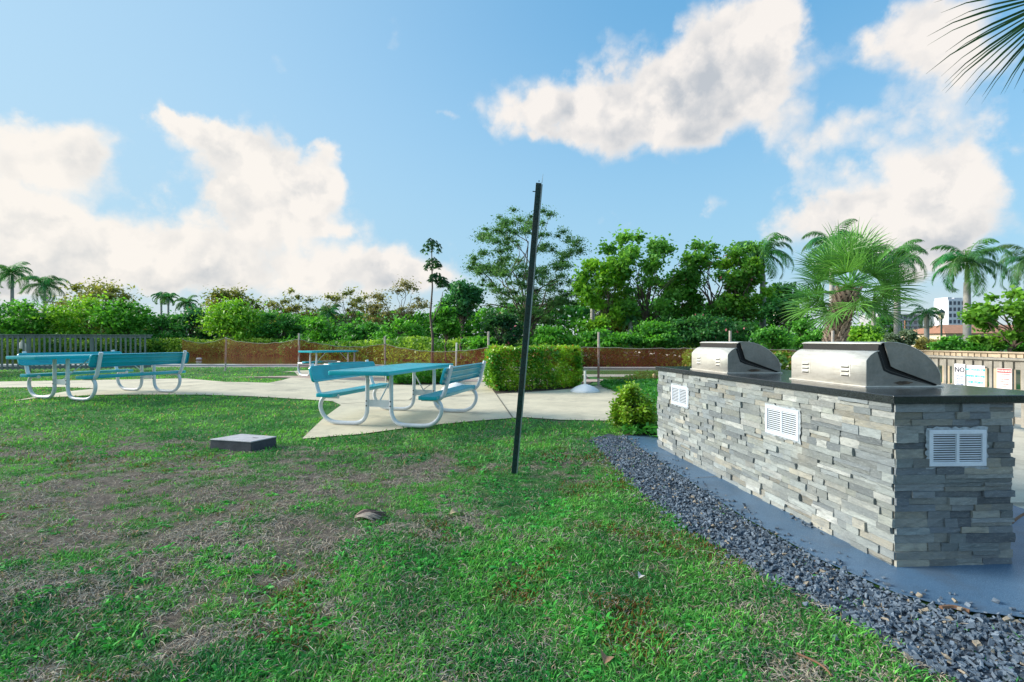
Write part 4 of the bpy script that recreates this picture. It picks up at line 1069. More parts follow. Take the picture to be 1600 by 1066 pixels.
picket_fence('deck_railing', 'farther sun bleached railing across the deck', (10.5, 16.5, 0), (10.5, 7.0, 0), .97, M['wood_tan2'], .16, .05, 1.8, cap=True)

# signs hung on the railing; text runs towards the viewer
_fontm = {}
def text_mesh(txt, size, m, parent, origin, ex, ey, nrm, align='CENTER', name='lettering', bold=0.0):
    cu = bpy.data.curves.new('txt', 'FONT'); cu.body = txt; cu.size = size; cu.align_x = align; cu.align_y = 'CENTER'; cu.extrude = .0006; cu.offset = bold; cu.resolution_u = 2
    to = bpy.data.objects.new('txt', cu); COL.objects.link(to); bpy.context.view_layer.update()
    me = bpy.data.meshes.new_from_object(to.evaluated_get(bpy.context.evaluated_depsgraph_get())); bpy.data.objects.remove(to)
    Mx = Matrix((( ex.x, ey.x, nrm.x, origin.x), (ex.y, ey.y, nrm.y, origin.y), (ex.z, ey.z, nrm.z, origin.z), (0,0,0,1))); me.transform(Mx)
    me.materials.clear(); me.materials.append(m); o = bpy.data.objects.new(name, me); COL.objects.link(o); o.parent = parent; return o
M['sign_white'] = flat('sign_white', (.78,.80,.86), .4); M['sign_pink'] = flat('sign_pinkish_white', (.78,.66,.66), .4)
M['ink'] = flat('black_ink', (.02,.02,.04), .5); M['ink_teal'] = flat('teal_ink', (.01,.42,.46), .5); M['ink_red'] = flat('red_ink', (.65,.04,.04), .5); M['ink_blue'] = flat('blue_grey_ink', (.10,.16,.30), .5)
def sign(y0, y1, z0, z1, m, label, lines, band=None):
    """y0 > y1 ; left edge of the sign is at y0 (farther)"""
    o = Vector((RX-.052, (y0+y1)/2-.07, (z0+z1)/2-.03)); root = empty('sign', o, 0, label, 'sign', 'signs on the deck railing')
    ex, ey, nr = Vector((0,-1,0)), Vector((0,0,1)), Vector((-1,0,0)); w_ = y0-y1; h = z1-z0
    MB().obox((0,0,0), ex, ey, nr, w_/2, h/2, .0015).build('board', m, root)
    if band: MB().obox(ey*(h/2-band[0]/2-.006)+nr*.0022, ex, ey, nr, w_/2-.006, band[0]/2, .0007).build('header_band', band[1], root)
    for (txt, size, dz, mm, bold) in lines: text_mesh(txt, size, mm, root, nr*.0036+ey*dz, ex, ey, nr, bold=bold)
sign(7.76, 7.58, .54, .89, M['sign_white'], 'white sign with a large black NO, leftmost on the railing',
     [('NO', .105, .085, M['ink'], .003), ('LIFEGUARD', .026, -.005, M['ink_blue'], .0008), ('ON DUTY', .026, -.045, M['ink_blue'], .0008), ('SWIM AT YOUR', .021, -.085, M['ink_blue'], .0006), ('OWN RISK', .026, -.125, M['ink_blue'], .0008)])
sign(7.555, 7.27, .57, .88, M['sign_white'], 'white sign with three rows of teal lettering',
     [('NO FOOD OR', .048, .09, M['ink_teal'], .0018), ('DRINKS BEYOND', .040, .0, M['ink_teal'], .0016), ('THIS POINT', .048, -.09, M['ink_teal'], .0018)])
sign(7.09, 6.88, .50, .86, M['sign_pink'], 'pinkish sign with a red header word, right of the teal lettered one',
     [('WARNING', .040, .145, M['sign_pink'], .001)]+[('SHOWER BEFORE ENTERING', .013, .10-.0, M['ink_red'], .0003)]+[(t, .0135, .065-.033*i, M['ink_red'], .0003) for i, t in enumerate(('NO DIVING', 'NO GLASS CONTAINERS', 'IN THE POOL AREA', 'POOL HOURS DAWN', 'TO DUSK', 'NO ANIMALS ALLOWED', 'IN POOL OR DECK'))], band=(.055, M['ink_red']))

# ------------------------------------------------------------------ foliage
def leaf_cards(cen, size, col, up=.35, aspect=.5):
    """diamond leaves at cen (N,3)"""
    N = len(cen); d = rng.normal(0, 1, (N, 3)); d /= np.linalg.norm(d, axis=1)[:, None]
    nrm = rng.normal(0, 1, (N, 3)); nrm[:, 2] = np.abs(nrm[:, 2])+up; nrm /= np.linalg.norm(nrm, axis=1)[:, None]
    a = np.cross(nrm, d); a /= np.linalg.norm(a, axis=1)[:, None]+1e-9; b = np.cross(nrm, a)
    s = (size*(.6+.8*rng.random(N)))[:, None] if np.ndim(size) == 0 else size[:, None]
    V = np.stack([cen-a*s, cen+b*s*aspect, cen+a*s, cen-b*s*aspect], 1).reshape(-1, 3)
    F_ = np.arange(N*4).reshape(N, 4); return V, F_, np.repeat(col, 4, 0)
def clump_points(c, r, n, hollow=.55):
    d = rng.normal(0, 1, (n, 3)); d /= np.linalg.norm(d, axis=1)[:, None]
    rad = np.minimum(np.abs(rng.normal(0, .62, n))+.12*rng.random(n), 1.7); return np.asarray(c)[None]+d*rad[:, None]*np.asarray(r)[None]
def crown_mesh(name, clumps, per, leaf, c0, c1, parent, m=None, up=.35, aspect=.5, accent=None):
    """clumps: list of (centre, radii). every clump gets its own shade of leaf"""
    P_, C_ = [], []
    vol = np.array([r[0]*r[2] for c, r in clumps]); wts = vol/vol.sum()
    for (c, r), w_ in zip(clumps, wts):
        n_ = max(8, int(per*w_)); p = clump_points(c, r, n_); t0 = rng.random()
        # lumpy inside the clump: drop leaves in random small pockets
        k = np.sin(p[:, 0]*3.1/r[0]+t0*9)*np.sin(p[:, 1]*2.7/r[1]+t0*5)*np.sin(p[:, 2]*3.3/r[2]+t0*7) > -.45
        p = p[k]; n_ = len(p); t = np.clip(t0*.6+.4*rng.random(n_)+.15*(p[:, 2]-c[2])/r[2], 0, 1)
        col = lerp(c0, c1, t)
        if accent is not None:
            sel = rng.random(n_) < accent[1]; col = np.where(sel[:, None], np.array([accent[0]]), col)
        P_.append(p); C_.append(col*(.8+.4*rng.random(n_))[:, None])
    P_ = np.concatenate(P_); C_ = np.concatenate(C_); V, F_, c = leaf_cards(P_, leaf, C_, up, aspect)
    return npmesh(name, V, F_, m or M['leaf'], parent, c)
def limb(mb, a, b, r0, r1, wob=.12, n=6, seed=0):
    rr = random.Random(seed); L = (b-a).length; pts = []; rs = []
    for i in range(n+1):
        t = i/n; p = a.lerp(b, t)+Vector((rr.gauss(0,1), rr.gauss(0,1), rr.gauss(0,.5)))*(wob*L*math.sin(math.pi*t)*.35)
        p.z += .10*L*math.sin(math.pi*t); pts.append(p); rs.append(r0+(r1-r0)*t)
    mb.tube(pts, rs, 6)
def tree(name, label, px, topy, wpx, boty, Z, per, leaf, c0, c1, cat='tree', nclump=26, csize=.30, trunk=True, tr=.12, seed=1, group=None, accent=None, aspect=.5, bz=0.0, bark='bark', fill=.75, m=None, depth=.8, squash=.75, up=.35, trunks=1, lean=0.0, skirt=False):
    global rng
    rng = np.random.default_rng(1000+seed); rr = random.Random(seed)
    X = (px-CX)/F*Z; top = CAMH+(HY-topy)/F*Z; rx = wpx/F*Z; bot = CAMH+(HY-boty)/F*Z
    root = empty(name, (X, Z, bz), 0, label, cat, group)
    cz = (top+bot)/2-bz; rz = (top-bot)/2; clumps = []
    for i in range(nclump):
        # direction samples, most of them near the crown's surface
        d = Vector((rr.gauss(0,1), rr.gauss(0,1), rr.gauss(0,1))).normalized(); rad = rr.uniform(.35, 1) ** .6*fill
        s = csize*rr.uniform(.6, 1.25)
        c = (d.x*rx*rad, d.y*rx*depth*rad, cz+d.z*rz*rad)
        clumps.append((c, (rx*s, rx*s*.9, min(rx, rz)*s*squash)))
    if skirt:
        for i in range(12):
            clumps.append(((rx*rr.uniform(-1, 1), -rx*.35*rr.uniform(.2, 1), .35+rr.uniform(0, .9)), (rx*.22, rx*.2, .9)))
    if trunk:
        mb = MB(); hub = Vector((lean, 0, max(bot-bz, .3)+rz*.25))
        for k in range(trunks):
            f = Vector(((k-(trunks-1)/2)*tr*2.4, 0, -.1)); limb(mb, f, hub+Vector(((k-(trunks-1)/2)*tr*5,0,0)), tr, tr*.55, .10, 7, seed+k)
        for i, (c, r) in enumerate(clumps):
            if i < 30: limb(mb, hub+Vector((0,0,rr.uniform(-.2,.2)*rz)), Vector(c), tr*rr.uniform(.22,.42), tr*.06, .16, 5, seed*7+i)
        mb.build('trunk', M[bark], root, smooth=True, angle=80)
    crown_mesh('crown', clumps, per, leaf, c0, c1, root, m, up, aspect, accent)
    return root
G1 = ((.045,.21,.025),(.17,.50,.05)); G2 = ((.028,.16,.032),(.11,.37,.055)); OL = ((.13,.17,.04),(.32,.33,.08)); BR = ((.17,.17,.07),(.38,.35,.15)); YG = ((.09,.30,.025),(.32,.60,.05)); BG = ((.022,.14,.055),(.09,.28,.09))
# far bank, left to right.  (name, label, px, top, halfwidth, bottom, Z, leaves, leaf size, colours, cat, ...)
rows = [
 ('mangrove','bushy green mangrove at the left edge behind the grey fence',-20,478,70,556,70,5200,.30,G2),
 ('mangrove','green mangrove below the two left palms',48,482,52,556,68,4600,.30,G1),
 ('mangrove','tall round mangrove with an olive top, highest of the left mass',150,441,70,556,76,7000,.32,OL),
 ('mangrove','bright green mangrove before the tall round one',130,468,58,557,69,5200,.30,YG),
 ('mangrove','bright green mangrove sloping down towards the pair of coconut palms',195,470,55,557,68,5200,.30,G1),
 ('mangrove','low green mangrove under the pair of coconut palms',262,496,48,557,67,4300,.28,G2),
 ('mangrove','dark low mangrove right of the coconut palms',300,486,40,556,70,3600,.30,BG),
 ('mangrove','olive crowned mangrove right of the coconut palms',362,458,52,540,78,5200,.32,OL),
 ('mangrove','bright green mangrove hanging over the water before the olive one',375,476,60,559,66,6200,.28,YG),
 ('mangrove','dark green mangrove above the net behind the left post',440,496,46,558,66,4300,.28,G2),
 ('mangrove','low mangrove with a light top above the far picnic table',500,505,48,560,62,4300,.28,G1),
 ('mangrove','rounded low mangrove behind the middle table',565,512,48,562,58,4200,.26,G2),
 ('mangrove','low bright mangrove left of the slender tree',625,508,42,564,54,4200,.24,G1),
 ('olive_tree','brownish open tree behind the low mangroves, leftmost of three',465,449,50,530,84,4200,.30,OL),
 ('olive_tree','brownish open tree behind the low mangroves, middle of three',545,455,48,530,82,3400,.28,OL),
 ('olive_tree','brown sparse tree left of the slender tree',622,440,54,530,80,4200,.26,BR),
]
for i, (nm, lb, px, tp, hw, bt, Z, per, lf, cc) in enumerate(rows):
    low = nm == 'mangrove'
    tree(nm, lb, px, tp-(15 if low else 9), hw*1.08, bt, Z, int(per*(1.9 if low else 1.2)), lf*.72, cc[0], cc[1], 'mangrove' if low else 'tree', nclump=34 if low else 26, csize=.34 if low else .24, tr=.22, seed=20+i, group='mangroves along the far bank' if low else 'open brown trees on the far bank', bz=-.4, fill=.80 if low else .85, depth=.6, skirt=low)
# big trees in the middle and right
tree('fine_leaved_tree','tall airy fine leaved tree directly behind the steel post',822,318,96,535,40,60000,.082,(.045,.14,.055),(.15,.33,.10),nclump=190,csize=.14,tr=.26,seed=60,fill=.97,aspect=.45,squash=.55,trunks=2)
tree('leafy_tree','tall tree with large round leaves left of the pink flowering one',1010,341,82,530,37,17000,.13,(.06,.23,.04),(.24,.52,.08),nclump=62,csize=.19,tr=.20,seed=61,fill=.92,aspect=.75)
tree('leafy_tree','yellow green leafy tree at the left of the large leaved tree',945,392,50,535,36,12000,.13,YG[0],YG[1],nclump=30,csize=.28,tr=.12,seed=62,fill=.85,aspect=.7)
tree('flowering_tree','tree with scattered pink flowers left of the royal palm',1118,352,74,530,36,15000,.12,(.055,.21,.04),(.21,.48,.075),nclump=56,csize=.20,tr=.18,seed=63,fill=.92,aspect=.7,accent=((.55,.13,.16),.012))
tree('leafy_tree','light green tree whose crown touches the royal palm',1162,382,46,520,35,9000,.13,G1[0],YG[1],nclump=24,csize=.28,tr=.12,seed=64,fill=.85,aspect=.7)
tree('flowering_bush','dark bush with pink flowers behind the far grill',1115,482,78,556,33,12000,.10,(.03,.15,.045),(.10,.31,.07),'bush',nclump=30,csize=.30,tr=.08,seed=65,accent=((.62,.16,.20),.015),aspect=.6)
tree('dark_bush','dark bush with a few pink flowers left of the steel post',782,478,42,560,34,7000,.11,(.016,.075,.035),(.05,.17,.05),'bush',nclump=24,csize=.32,tr=.10,seed=66,accent=((.62,.16,.20),.008),aspect=.6)
tree('dark_tree','dark round crowned tree between the slender tree and the airy tree',722,428,40,520,37,8500,.13,(.03,.15,.06),(.10,.33,.10),nclump=30,csize=.30,tr=.14,seed=67,aspect=.6)
tree('small_tree','young green tree with a thin leaning trunk beside the slender tree',697,470,26,540,35,4200,.12,G1[0],G1[1],nclump=16,csize=.36,tr=.07,seed=68,aspect=.6)
tree('green_bush','low green bush behind the clipped hedge',865,508,46,558,33,7000,.11,G1[0],G1[1],'bush',nclump=22,csize=.34,tr=.06,seed=69,aspect=.6)
tree('green_bush','low green bush between the hedge and the far grill',945,512,52,560,32,7500,.11,G2[0],G1[1],'bush',nclump=22,csize=.34,tr=.06,seed=70,aspect=.6)
tree('green_bush','low green bush left of the pink flowering bush',1025,500,48,560,32,7000,.11,G2[0],G1[1],'bush',nclump=22,csize=.34,tr=.06,seed=71,aspect=.6)
tree('green_bush','low rounded bush right of the slender tree',745,520,36,560,33,5200,.11,G1[0],G1[1],'bush',nclump=18,csize=.36,tr=.06,seed=72,aspect=.6)
tree('leafy_tree','dense mid green tree between the large leaved and the flowering tree',1066,412,44,540,37.5,9000,.13,G1[0],G1[1],nclump=34,csize=.28,tr=.12,seed=92,fill=.9,aspect=.7)
tree('leafy_tree','dark green tree filling the gap right of the first royal palm trunk',1225,455,40,540,34,7000,.12,BG[0],G2[1],nclump=24,csize=.32,tr=.10,seed=93,fill=.9,aspect=.7)
tree('yellow_bush','bush with yellowing leaves under the large leaved tree',962,470,30,525,40,3600,.13,(.10,.12,.02),(.26,.24,.04),'bush',nclump=16,csize=.36,tr=.06,seed=73,aspect=.6)
tree('green_bush','green bush right of the far grill below the royal palm',1205,508,40,566,24,6500,.08,G2[0],G1[1],'bush',nclump=22,csize=.36,tr=.05,seed=74,aspect=.6)
tree('green_bush','green bush left of the fan palm trunk',1262,498,36,560,26,6000,.09,G2[0],G1[1],'bush',nclump=20,csize=.36,tr=.05,seed=75,aspect=.6)
tree('leafy_tree','small dark tree left of the fan palm',1228,430,34,505,38,4200,.13,(.022,.12,.035),(.08,.26,.06),nclump=20,csize=.32,tr=.10,seed=76,aspect=.6)
tree('green_bush','bright green bush right of the fan palm trunk',1352,504,36,552,24,6000,.08,G1[0],YG[1],'bush',nclump=20,csize=.36,tr=.05,seed=77,aspect=.6)
tree('silver_bush','silvery grey green rounded bush above the near grill lid',1410,512,24,548,22,4200,.06,(.08,.14,.08),(.20,.27,.17),'bush',nclump=16,csize=.38,tr=.04,seed=78,aspect=.6)
tree('silver_bush','silvery bush farther off left of the other silvery one',1362,508,20,540,34,3000,.08,(.08,.14,.09),(.20,.27,.19),'bush',nclump=14,csize=.38,tr=.04,seed=79,aspect=.6)
tree('gold_bush','pale yellow bush behind the deck railing',1446,524,20,552,24,3200,.06,(.30,.28,.08),(.50,.44,.16),'bush',nclump=14,csize=.38,tr=.03,seed=80,aspect=.6)
for i, (px, tp, lb) in enumerate(((1478,527,'leftmost low green bush behind the deck railing'),(1512,530,'low green bush behind the railing below the white tower'),(1550,526,'low green bush behind the railing before the tiled roof'),(1592,524,'rightmost low green bush behind the railing'))):
    tree('green_bush', lb, px, tp, 26, 556, 20+i*.6, 4600, .06, G2[0], G1[1], 'bush', nclump=16, csize=.38, tr=.03, seed=81+i, group='low bushes behind the deck railing', aspect=.6)
tree('sea_grape_tree','broad leaved bright green tree at the right edge behind the railing',1572,448,60,548,19,6500,.085,(.07,.23,.025),(.26,.52,.06),nclump=34,csize=.22,tr=.10,seed=90,fill=.95,aspect=.85,lean=.3)
tree('green_tree','round green tree far behind between the palms',1385,490,26,535,60,2600,.20,G2[0],G1[1],nclump=16,csize=.36,tr=.15,seed=91,aspect=.6)

def band(name, label, line, y_jit, zlo, zhi, n, leaf, c0, c1, seed, px=2.0):
    global rng
    rng = np.random.default_rng(seed); L = [Vector((*p, 0)) for p in line]; seg = np.array([(b-a).length for a, b in zip(L[:-1], L[1:])]); cum = np.concatenate([[0], np.cumsum(seg)])
    t = rng.random(n)*cum[-1]; i = np.clip(np.searchsorted(cum, t)-1, 0, len(seg)-1); f = (t-cum[i])/seg[i]
    A = np.array([p[:] for p in L]); p = A[i]*(1-f[:, None])+A[i+1]*f[:, None]
    x = p[:, 0]+rng.normal(0, .3, n); y = p[:, 1]+y_jit*rng.random(n)
    hh = zhi*(.55+.75*(fbm(x/px, y*.1+seed, 4)))
    z = zlo+(hh-zlo)*rng.random(n)**.8
    col = lerp(c0, c1, np.clip((fbm(x/1.6, z/1.3+seed, 3)-.3)/.4+rng.normal(0, .15, n), 0, 1))
    V, F_, c = leaf_cards(np.stack([x, y, z], -1), leaf, col, .4, .55); o = npmesh(name, V, F_, M['leaf'], None, c); tag(o, label, 'woods', kind='stuff')
band('distant_woods', 'dense green woods beyond the canal bank', [(-150,125),(-60,100),(-20,84),(10,66),(32,60)], 5, -.5, 6.4, 46000, .38, G2[0], G1[1], 5, 7.0)
band('bank_thicket', 'yellow green thicket hanging over the far waterline', [(-70,64.6),(-45,64.2),(-25,61.2),(-12,49.2),(-4,41.2),(4,36.2),(14,33.4)], 2.6, -.6, 1.5, 36000, .14, (.07,.23,.03), (.34,.52,.07), 6, 3.0)
# slender tree with stacked leaf tiers
def slender():
    Z = 30; X = (675-CX)/F*Z; root = empty('slender_tree', (X, Z, -.3), 0, 'slender tree with three stacked leaf tiers left of the dark tree', 'tree')
    mb = MB(); zt = CAMH+(HY-374)/F*Z+.3
    mb.tube([(0,0,0),(.05,0,1.6),(-.1,0,3.0),(.02,0,4.6),(-.03,0,zt)], [.09,.075,.06,.045,.02], 8)
    mb.tube([(.0,0,2.6),(.5,.1,3.7),(.62,.1,4.4)], [.04,.03,.015], 6)
    cl = []
    for (px, py, w_, h_) in ((674,384,15,15),(676,413,13,13),(681,433,11,10),(693,443,9,12)):
        cl.append(((((px-675)/F*Z), 0, CAMH+(HY-py)/F*Z+.3), (w_/F*Z, w_/F*Z, h_/F*Z)))
    mb.build('trunk', M['bark'], root, smooth=True, angle=80)
    # palmate leaflets, hanging
    P_, C_ = [], []
    vs = []; fs = []; cs = []
    for (c, r) in cl:
        for k in range(70):
            a = rng.random()*2*math.pi; rr_ = rng.random()**.5; e = Vector((c[0]+r[0]*rr_*math.cos(a), r[1]*rr_*math.sin(a), c[2]+r[2]*(.9-rr_*rr_*1.0-.7*rng.random())))
            col = lerp((.015,.07,.03), (.06,.18,.05), np.array([rng.random()]))[0]
            for j in range(5):
                b = a+(j-2)*.55; d = Vector((math.cos(b), math.sin(b), -.75-.5*rng.random())).normalized()*(.20+.08*rng.random()); s = Vector((-math.sin(b), math.cos(b), 0))*.035
                i0 = len(vs); vs += [e, e+d*.5+s, e+d, e+d*.5-s]; fs.append([i0,i0+1,i0+2,i0+3]); cs += [col]*4
    npmesh('crown', [tuple(v) for v in vs], np.array(fs), M['leaf'], root, np.array(cs))
slender()

# ------------------------------------------------------------------ feather palms
def frond(vs, fs, cs, a, el0, L, droop, col, leafl=.5, n=26, wd=.035, wob=0.0):
    """feather frond from the origin; azimuth a, start elevation el0"""
    d = Vector((math.cos(a), math.sin(a), 0)); s = Vector((-math.sin(a), math.cos(a), 0)); p = Vector((0,0,0)); e = el0; rr = random.Random(int(a*1000)+n)
    pts = [p.copy()]
    N = n
    for i in range(N):
        p = p+(d*math.cos(e)+Vector((0,0,1))*math.sin(e))*(L/N); e -= droop/N*(1+i/N); pts.append(p.copy())
    for i in range(N):           # rachis
        w_ = .035*(1-i/N)*L/2.5+.006; q = pts[i]; q2 = pts[i+1]; i0 = len(vs)
        vs += [q-s*w_, q+s*w_, q2+s*w_*.9, q2-s*w_*.9]; fs.append([i0,i0+1,i0+2,i0+3]); cs += [tuple(c*1.5 for c in col)]*4
    for i in range(2, N+1):
        t = i/N; ll = leafl*math.sin(math.pi*(.12+.80*t))**.7; tan = (pts[i]-pts[i-1]).normalized()
        for sg in (-1, 1):
            for rep in range(2):
                base = pts[i]-tan*(L/N)*rep*.5
                dr = (s*sg*1.0+tan*(.55+.3*rr.random())+Vector((0,0,-.45-.5*rr.random()))).normalized()
                tip = base+dr*ll*rr.uniform(.8,1.1)+Vector((0,0,-.14*ll)); mid = base+dr*ll*.5; w_ = tan*wd
                i0 = len(vs); vs += [base-w_*.5, mid-w_*.9, tip, mid+w_*.9]; fs.append([i0,i0+1,i0+2,i0+3]); k = rr.uniform(.75,1.3); cs += [tuple(c*k for c in col)]*4
def feather_palm(name, label, px, topy, basepy, Z, rpx, seed, trunk_r=.22, shaft=True, nf=21, group=None, bend=0.0, col0=(.040,.17,.05), col1=(.11,.31,.08), bz=0.0, tw=1.0):
    """topy: row of the crown centre"""
    rr = random.Random(seed); X = (px-CX)/F*Z; hz_ = CAMH+(HY-topy)/F*Z-bz; Rr = rpx/F*Z
    root = empty(name, (X, Z, bz), 0, label, 'palm tree', group)
    sh = min(1.6, hz_*.2) if shaft else 0
    pts = []; rs = []
    for i in range(9):
        t = i/8; pts.append(Vector((bend*(t*t), 0, (hz_-sh)*t))); rs.append(trunk_r*(1.15-.15*t+ (.15*math.sin(math.pi*t) if shaft else 0))*(1.25 if i == 0 else 1))
    MB().tube(pts, rs, 12).build('trunk', M['bark_pale'], root, smooth=True, angle=80)
    if shaft: MB().tube([(bend,0,hz_-sh-.05),(bend,0,hz_-sh*.5),(bend,0,hz_+.05)], [trunk_r*.78,trunk_r*.72,trunk_r*.35], 12).build('crownshaft', M['crownshaft'], root, smooth=True, angle=80)
    vs, fs, cs = [], [], []
    for k in range(nf):
        a = 2*math.pi*(k*.382+rr.uniform(-.03,.03)); t = k/nf; el0 = R(84-100*t+rr.uniform(-8,8)); L = Rr*rr.uniform(1.15,1.45)
        c = tuple(col0[j]+(col1[j]-col0[j])*rr.random() for j in range(3))
        frond(vs, fs, cs, a, el0, L, R(75+45*rr.random()), c, leafl=Rr*.36, n=24, wd=.040*tw*Rr/2.4)
    vs = [(v.x+bend, v.y, v.z+hz_) for v in vs]
    npmesh('fronds', vs, np.array(fs), M['leaf'], root, np.array(cs)); return root
RP = 'royal palms on the right'
feather_palm('royal_palm','royal palm with a white trunk right of the pink flowering tree',1192,398,522,36,46,1,trunk_r=.17,group=RP)
feather_palm('royal_palm','tall royal palm crown rising behind the fan palm',1300,384,540,42,44,2,trunk_r=.17,group=RP)
feather_palm('royal_palm','royal palm immediately right of the fan palm',1402,404,545,36,42,3,trunk_r=.17,group=RP)
feather_palm('royal_palm','royal palm standing before the white tower',1511,412,545,32,50,4,trunk_r=.17,group=RP,nf=22)
feather_palm('royal_palm','royal palm cut off by the right edge',1612,410,545,36,46,5,trunk_r=.17,group=RP)
feather_palm('royal_palm','short royal palm with a pale trunk under the large leaved tree',926,452,528,46,28,6,trunk_r=.18,nf=15)
feather_palm('royal_palm','royal palm with a white trunk at the far left edge',19,428,480,84,28,7,trunk_r=.22,bz=.1)
feather_palm('royal_palm','bushy palm at the left, second from the left edge',70,446,500,82,30,8,trunk_r=.19,nf=20,shaft=False,bz=.1)
CP = 'pair of coconut palms over the left mangroves'
feather_palm('coconut_palm','left one of the two close coconut palms over the low mangrove',252,464,510,90,15,9,trunk_r=.15,shaft=False,nf=15,group=CP,tw=1.6)
feather_palm('coconut_palm','right one of the two close coconut palms over the low mangrove',263,466,510,88,14,10,trunk_r=.15,shaft=False,nf=15,group=CP,tw=1.6)
feather_palm('coconut_palm','shorter coconut palm right of the close pair',291,475,510,86,18,11,trunk_r=.15,shaft=False,nf=15,tw=1.6)
feather_palm('coconut_palm','small palm between the low mangroves behind the middle table',513,490,525,64,20,12,trunk_r=.16,shaft=False,nf=15,tw=1.5)
feather_palm('coconut_palm','drooping palm under the yellowing bush',985,502,540,36,22,13,trunk_r=.14,shaft=False,nf=14)
feather_palm('coconut_palm','small palm with hanging fronds right of the fan palm trunk',1365,478,540,40,26,14,trunk_r=.14,shaft=False,nf=14)
feather_palm('coconut_palm','small round palm left of the lamp post',1448,492,540,40,24,15,trunk_r=.16,shaft=False,nf=18,col0=(.02,.11,.03),col1=(.05,.2,.05))
feather_palm('coconut_palm','thin twin stemmed palm right of the first royal palm',1216,462,520,50,20,16,trunk_r=.14,shaft=False,nf=14)

# ------------------------------------------------------------------ fan palms
def fan_leaf(vs, fs, cs, base, dirv, petiole, Rl, col, rr, nseg=34, span=R(250), droop=.35, wd=.022, thread=True):
    """costapalmate leaf"""
    d = Vector(dirv).normalized(); side = d.cross(Vector((0,0,1)))
    if side.length < 1e-3: side = Vector((1,0,0))
    side.normalize(); side = Matrix.Rotation(rr.uniform(-1.0, 1.0), 3, d) @ side; up = side.cross(d).normalized()
    h = base+d*petiole+Vector((0,0,-.06*petiole))
    i0 = len(vs); w_ = .012; vs += [base-side*w_, base+side*w_, h+side*w_*.6, h-side*w_*.6]; fs.append([i0,i0+1,i0+2,i0+3]); cs += [tuple(c*1.6 for c in col)]*4
    i0 = len(vs); vs += [base-up*w_, base+up*w_, h+up*w_*.6, h-up*w_*.6]; fs.append([i0,i0+1,i0+2,i0+3]); cs += [tuple(c*1.6 for c in col)]*4
    for k in range(nseg):
        an = -span/2+span*(k+.5)/nseg; L = Rl*(.62+.38*math.cos(an*.55))*rr.uniform(.92,1.06)
        r0 = d*math.cos(an)+side*math.sin(an)+up*(.28*abs(math.sin(an))+rr.uniform(-.06,.06)); r0.normalize(); t_ = r0.cross(up).normalized()
        kk = rr.uniform(.75,1.3); c = tuple(x*kk for x in col); S = 5; p = h.copy(); dd = r0.copy(); prev = None
        for s in range(S+1):
            t = s/S; w2 = wd*Rl*(.35+1.3*t*(1-t)**.6)*(1 if t < 1 else 0); w2 = max(w2*(1.0 if t < .55 else (1-t)/.45), .0008)
            a_ = p-t_*w2; b_ = p+t_*w2+up*w2*.8*(1 if k % 2 else -1); vs += [a_, b_]; cs += [c, c]
            if prev is not None: fs.append([prev, prev+1, prev+3, prev+2])
            prev = len(vs)-2; p = p+dd*(L/S); dd = (dd+Vector((0,0,-1))*droop*t*t*1.3).normalized()
def boots(mb, h, r0, r1, lean, n, rr):
    for k in range(n):
        t = k/n; a = k*2.399; z = h*(.02+.96*t); r = r0+(r1-r0)*t; cx = lean*t*t
        d = Vector((math.cos(a), math.sin(a), 0)); s = Vector((-d.y, d.x, 0)); b = Vector((cx, 0, z))+d*r*.86
        L = rr.uniform(.12,.22); w_ = rr.uniform(.030,.050); out = d*rr.uniform(.07,.13)+Vector((0,0,L))
        kk = rr.uniform(.55,1.35); mb.cur = tuple(x*kk for x in (.42,.33,.27))
        mb.add([b-s*w_, b+s*w_, b+out+s*w_*.45, b+out-s*w_*.45, b-s*w_-d*.05, b+s*w_-d*.05, b+out*.9+s*w_*.4-d*.04, b+out*.9-s*w_*.4-d*.04], [[0,1,2,3],[7,6,5,4],[0,4,5,1],[1,5,6,2],[2,6,7,3],[3,7,4,0]])
def fan_palm():
    Z = 14.0; X = (1300-CX)/F*Z; root = empty('fan_palm', (X, Z, 0), 0, 'shaggy trunked fan palm rising behind the near grill', 'palm tree'); rr = random.Random(8)
    h = CAMH+(HY-452)/F*Z; lean = .48
    pts = [Vector((lean*(i/8)**2, 0, h*i/8)) for i in range(9)]
    mb = MB(); mb.cur = (.16,.12,.09); mb.tube(pts, [.19+.06*math.sin(math.pi*i/9) for i in range(9)], 14); boots(mb, h, .23, .29, lean, 330, rr); mb.build('trunk', M['boot'], root)
    vs, fs, cs = [], [], []
    for k in range(50):
        a = k*2.399+rr.uniform(-.2,.2); t = k/50; e = R(80-125*t**.85+rr.uniform(-8,8)); d = Vector((math.cos(a)*math.cos(e), math.sin(a)*math.cos(e), math.sin(e)))
        cc = lerp((.055,.20,.045), (.17,.40,.08), np.array([rr.random()]))[0]
        fan_leaf(vs, fs, cs, Vector((lean,0,h)), d, rr.uniform(.75,1.10), rr.uniform(.78,.95), tuple(cc), rr, nseg=32, droop=.42, wd=.022)
    npmesh('fan_leaves', [tuple(v) for v in vs], np.array(fs), M['leaf_gloss'], root, np.array(cs))
fan_palm()
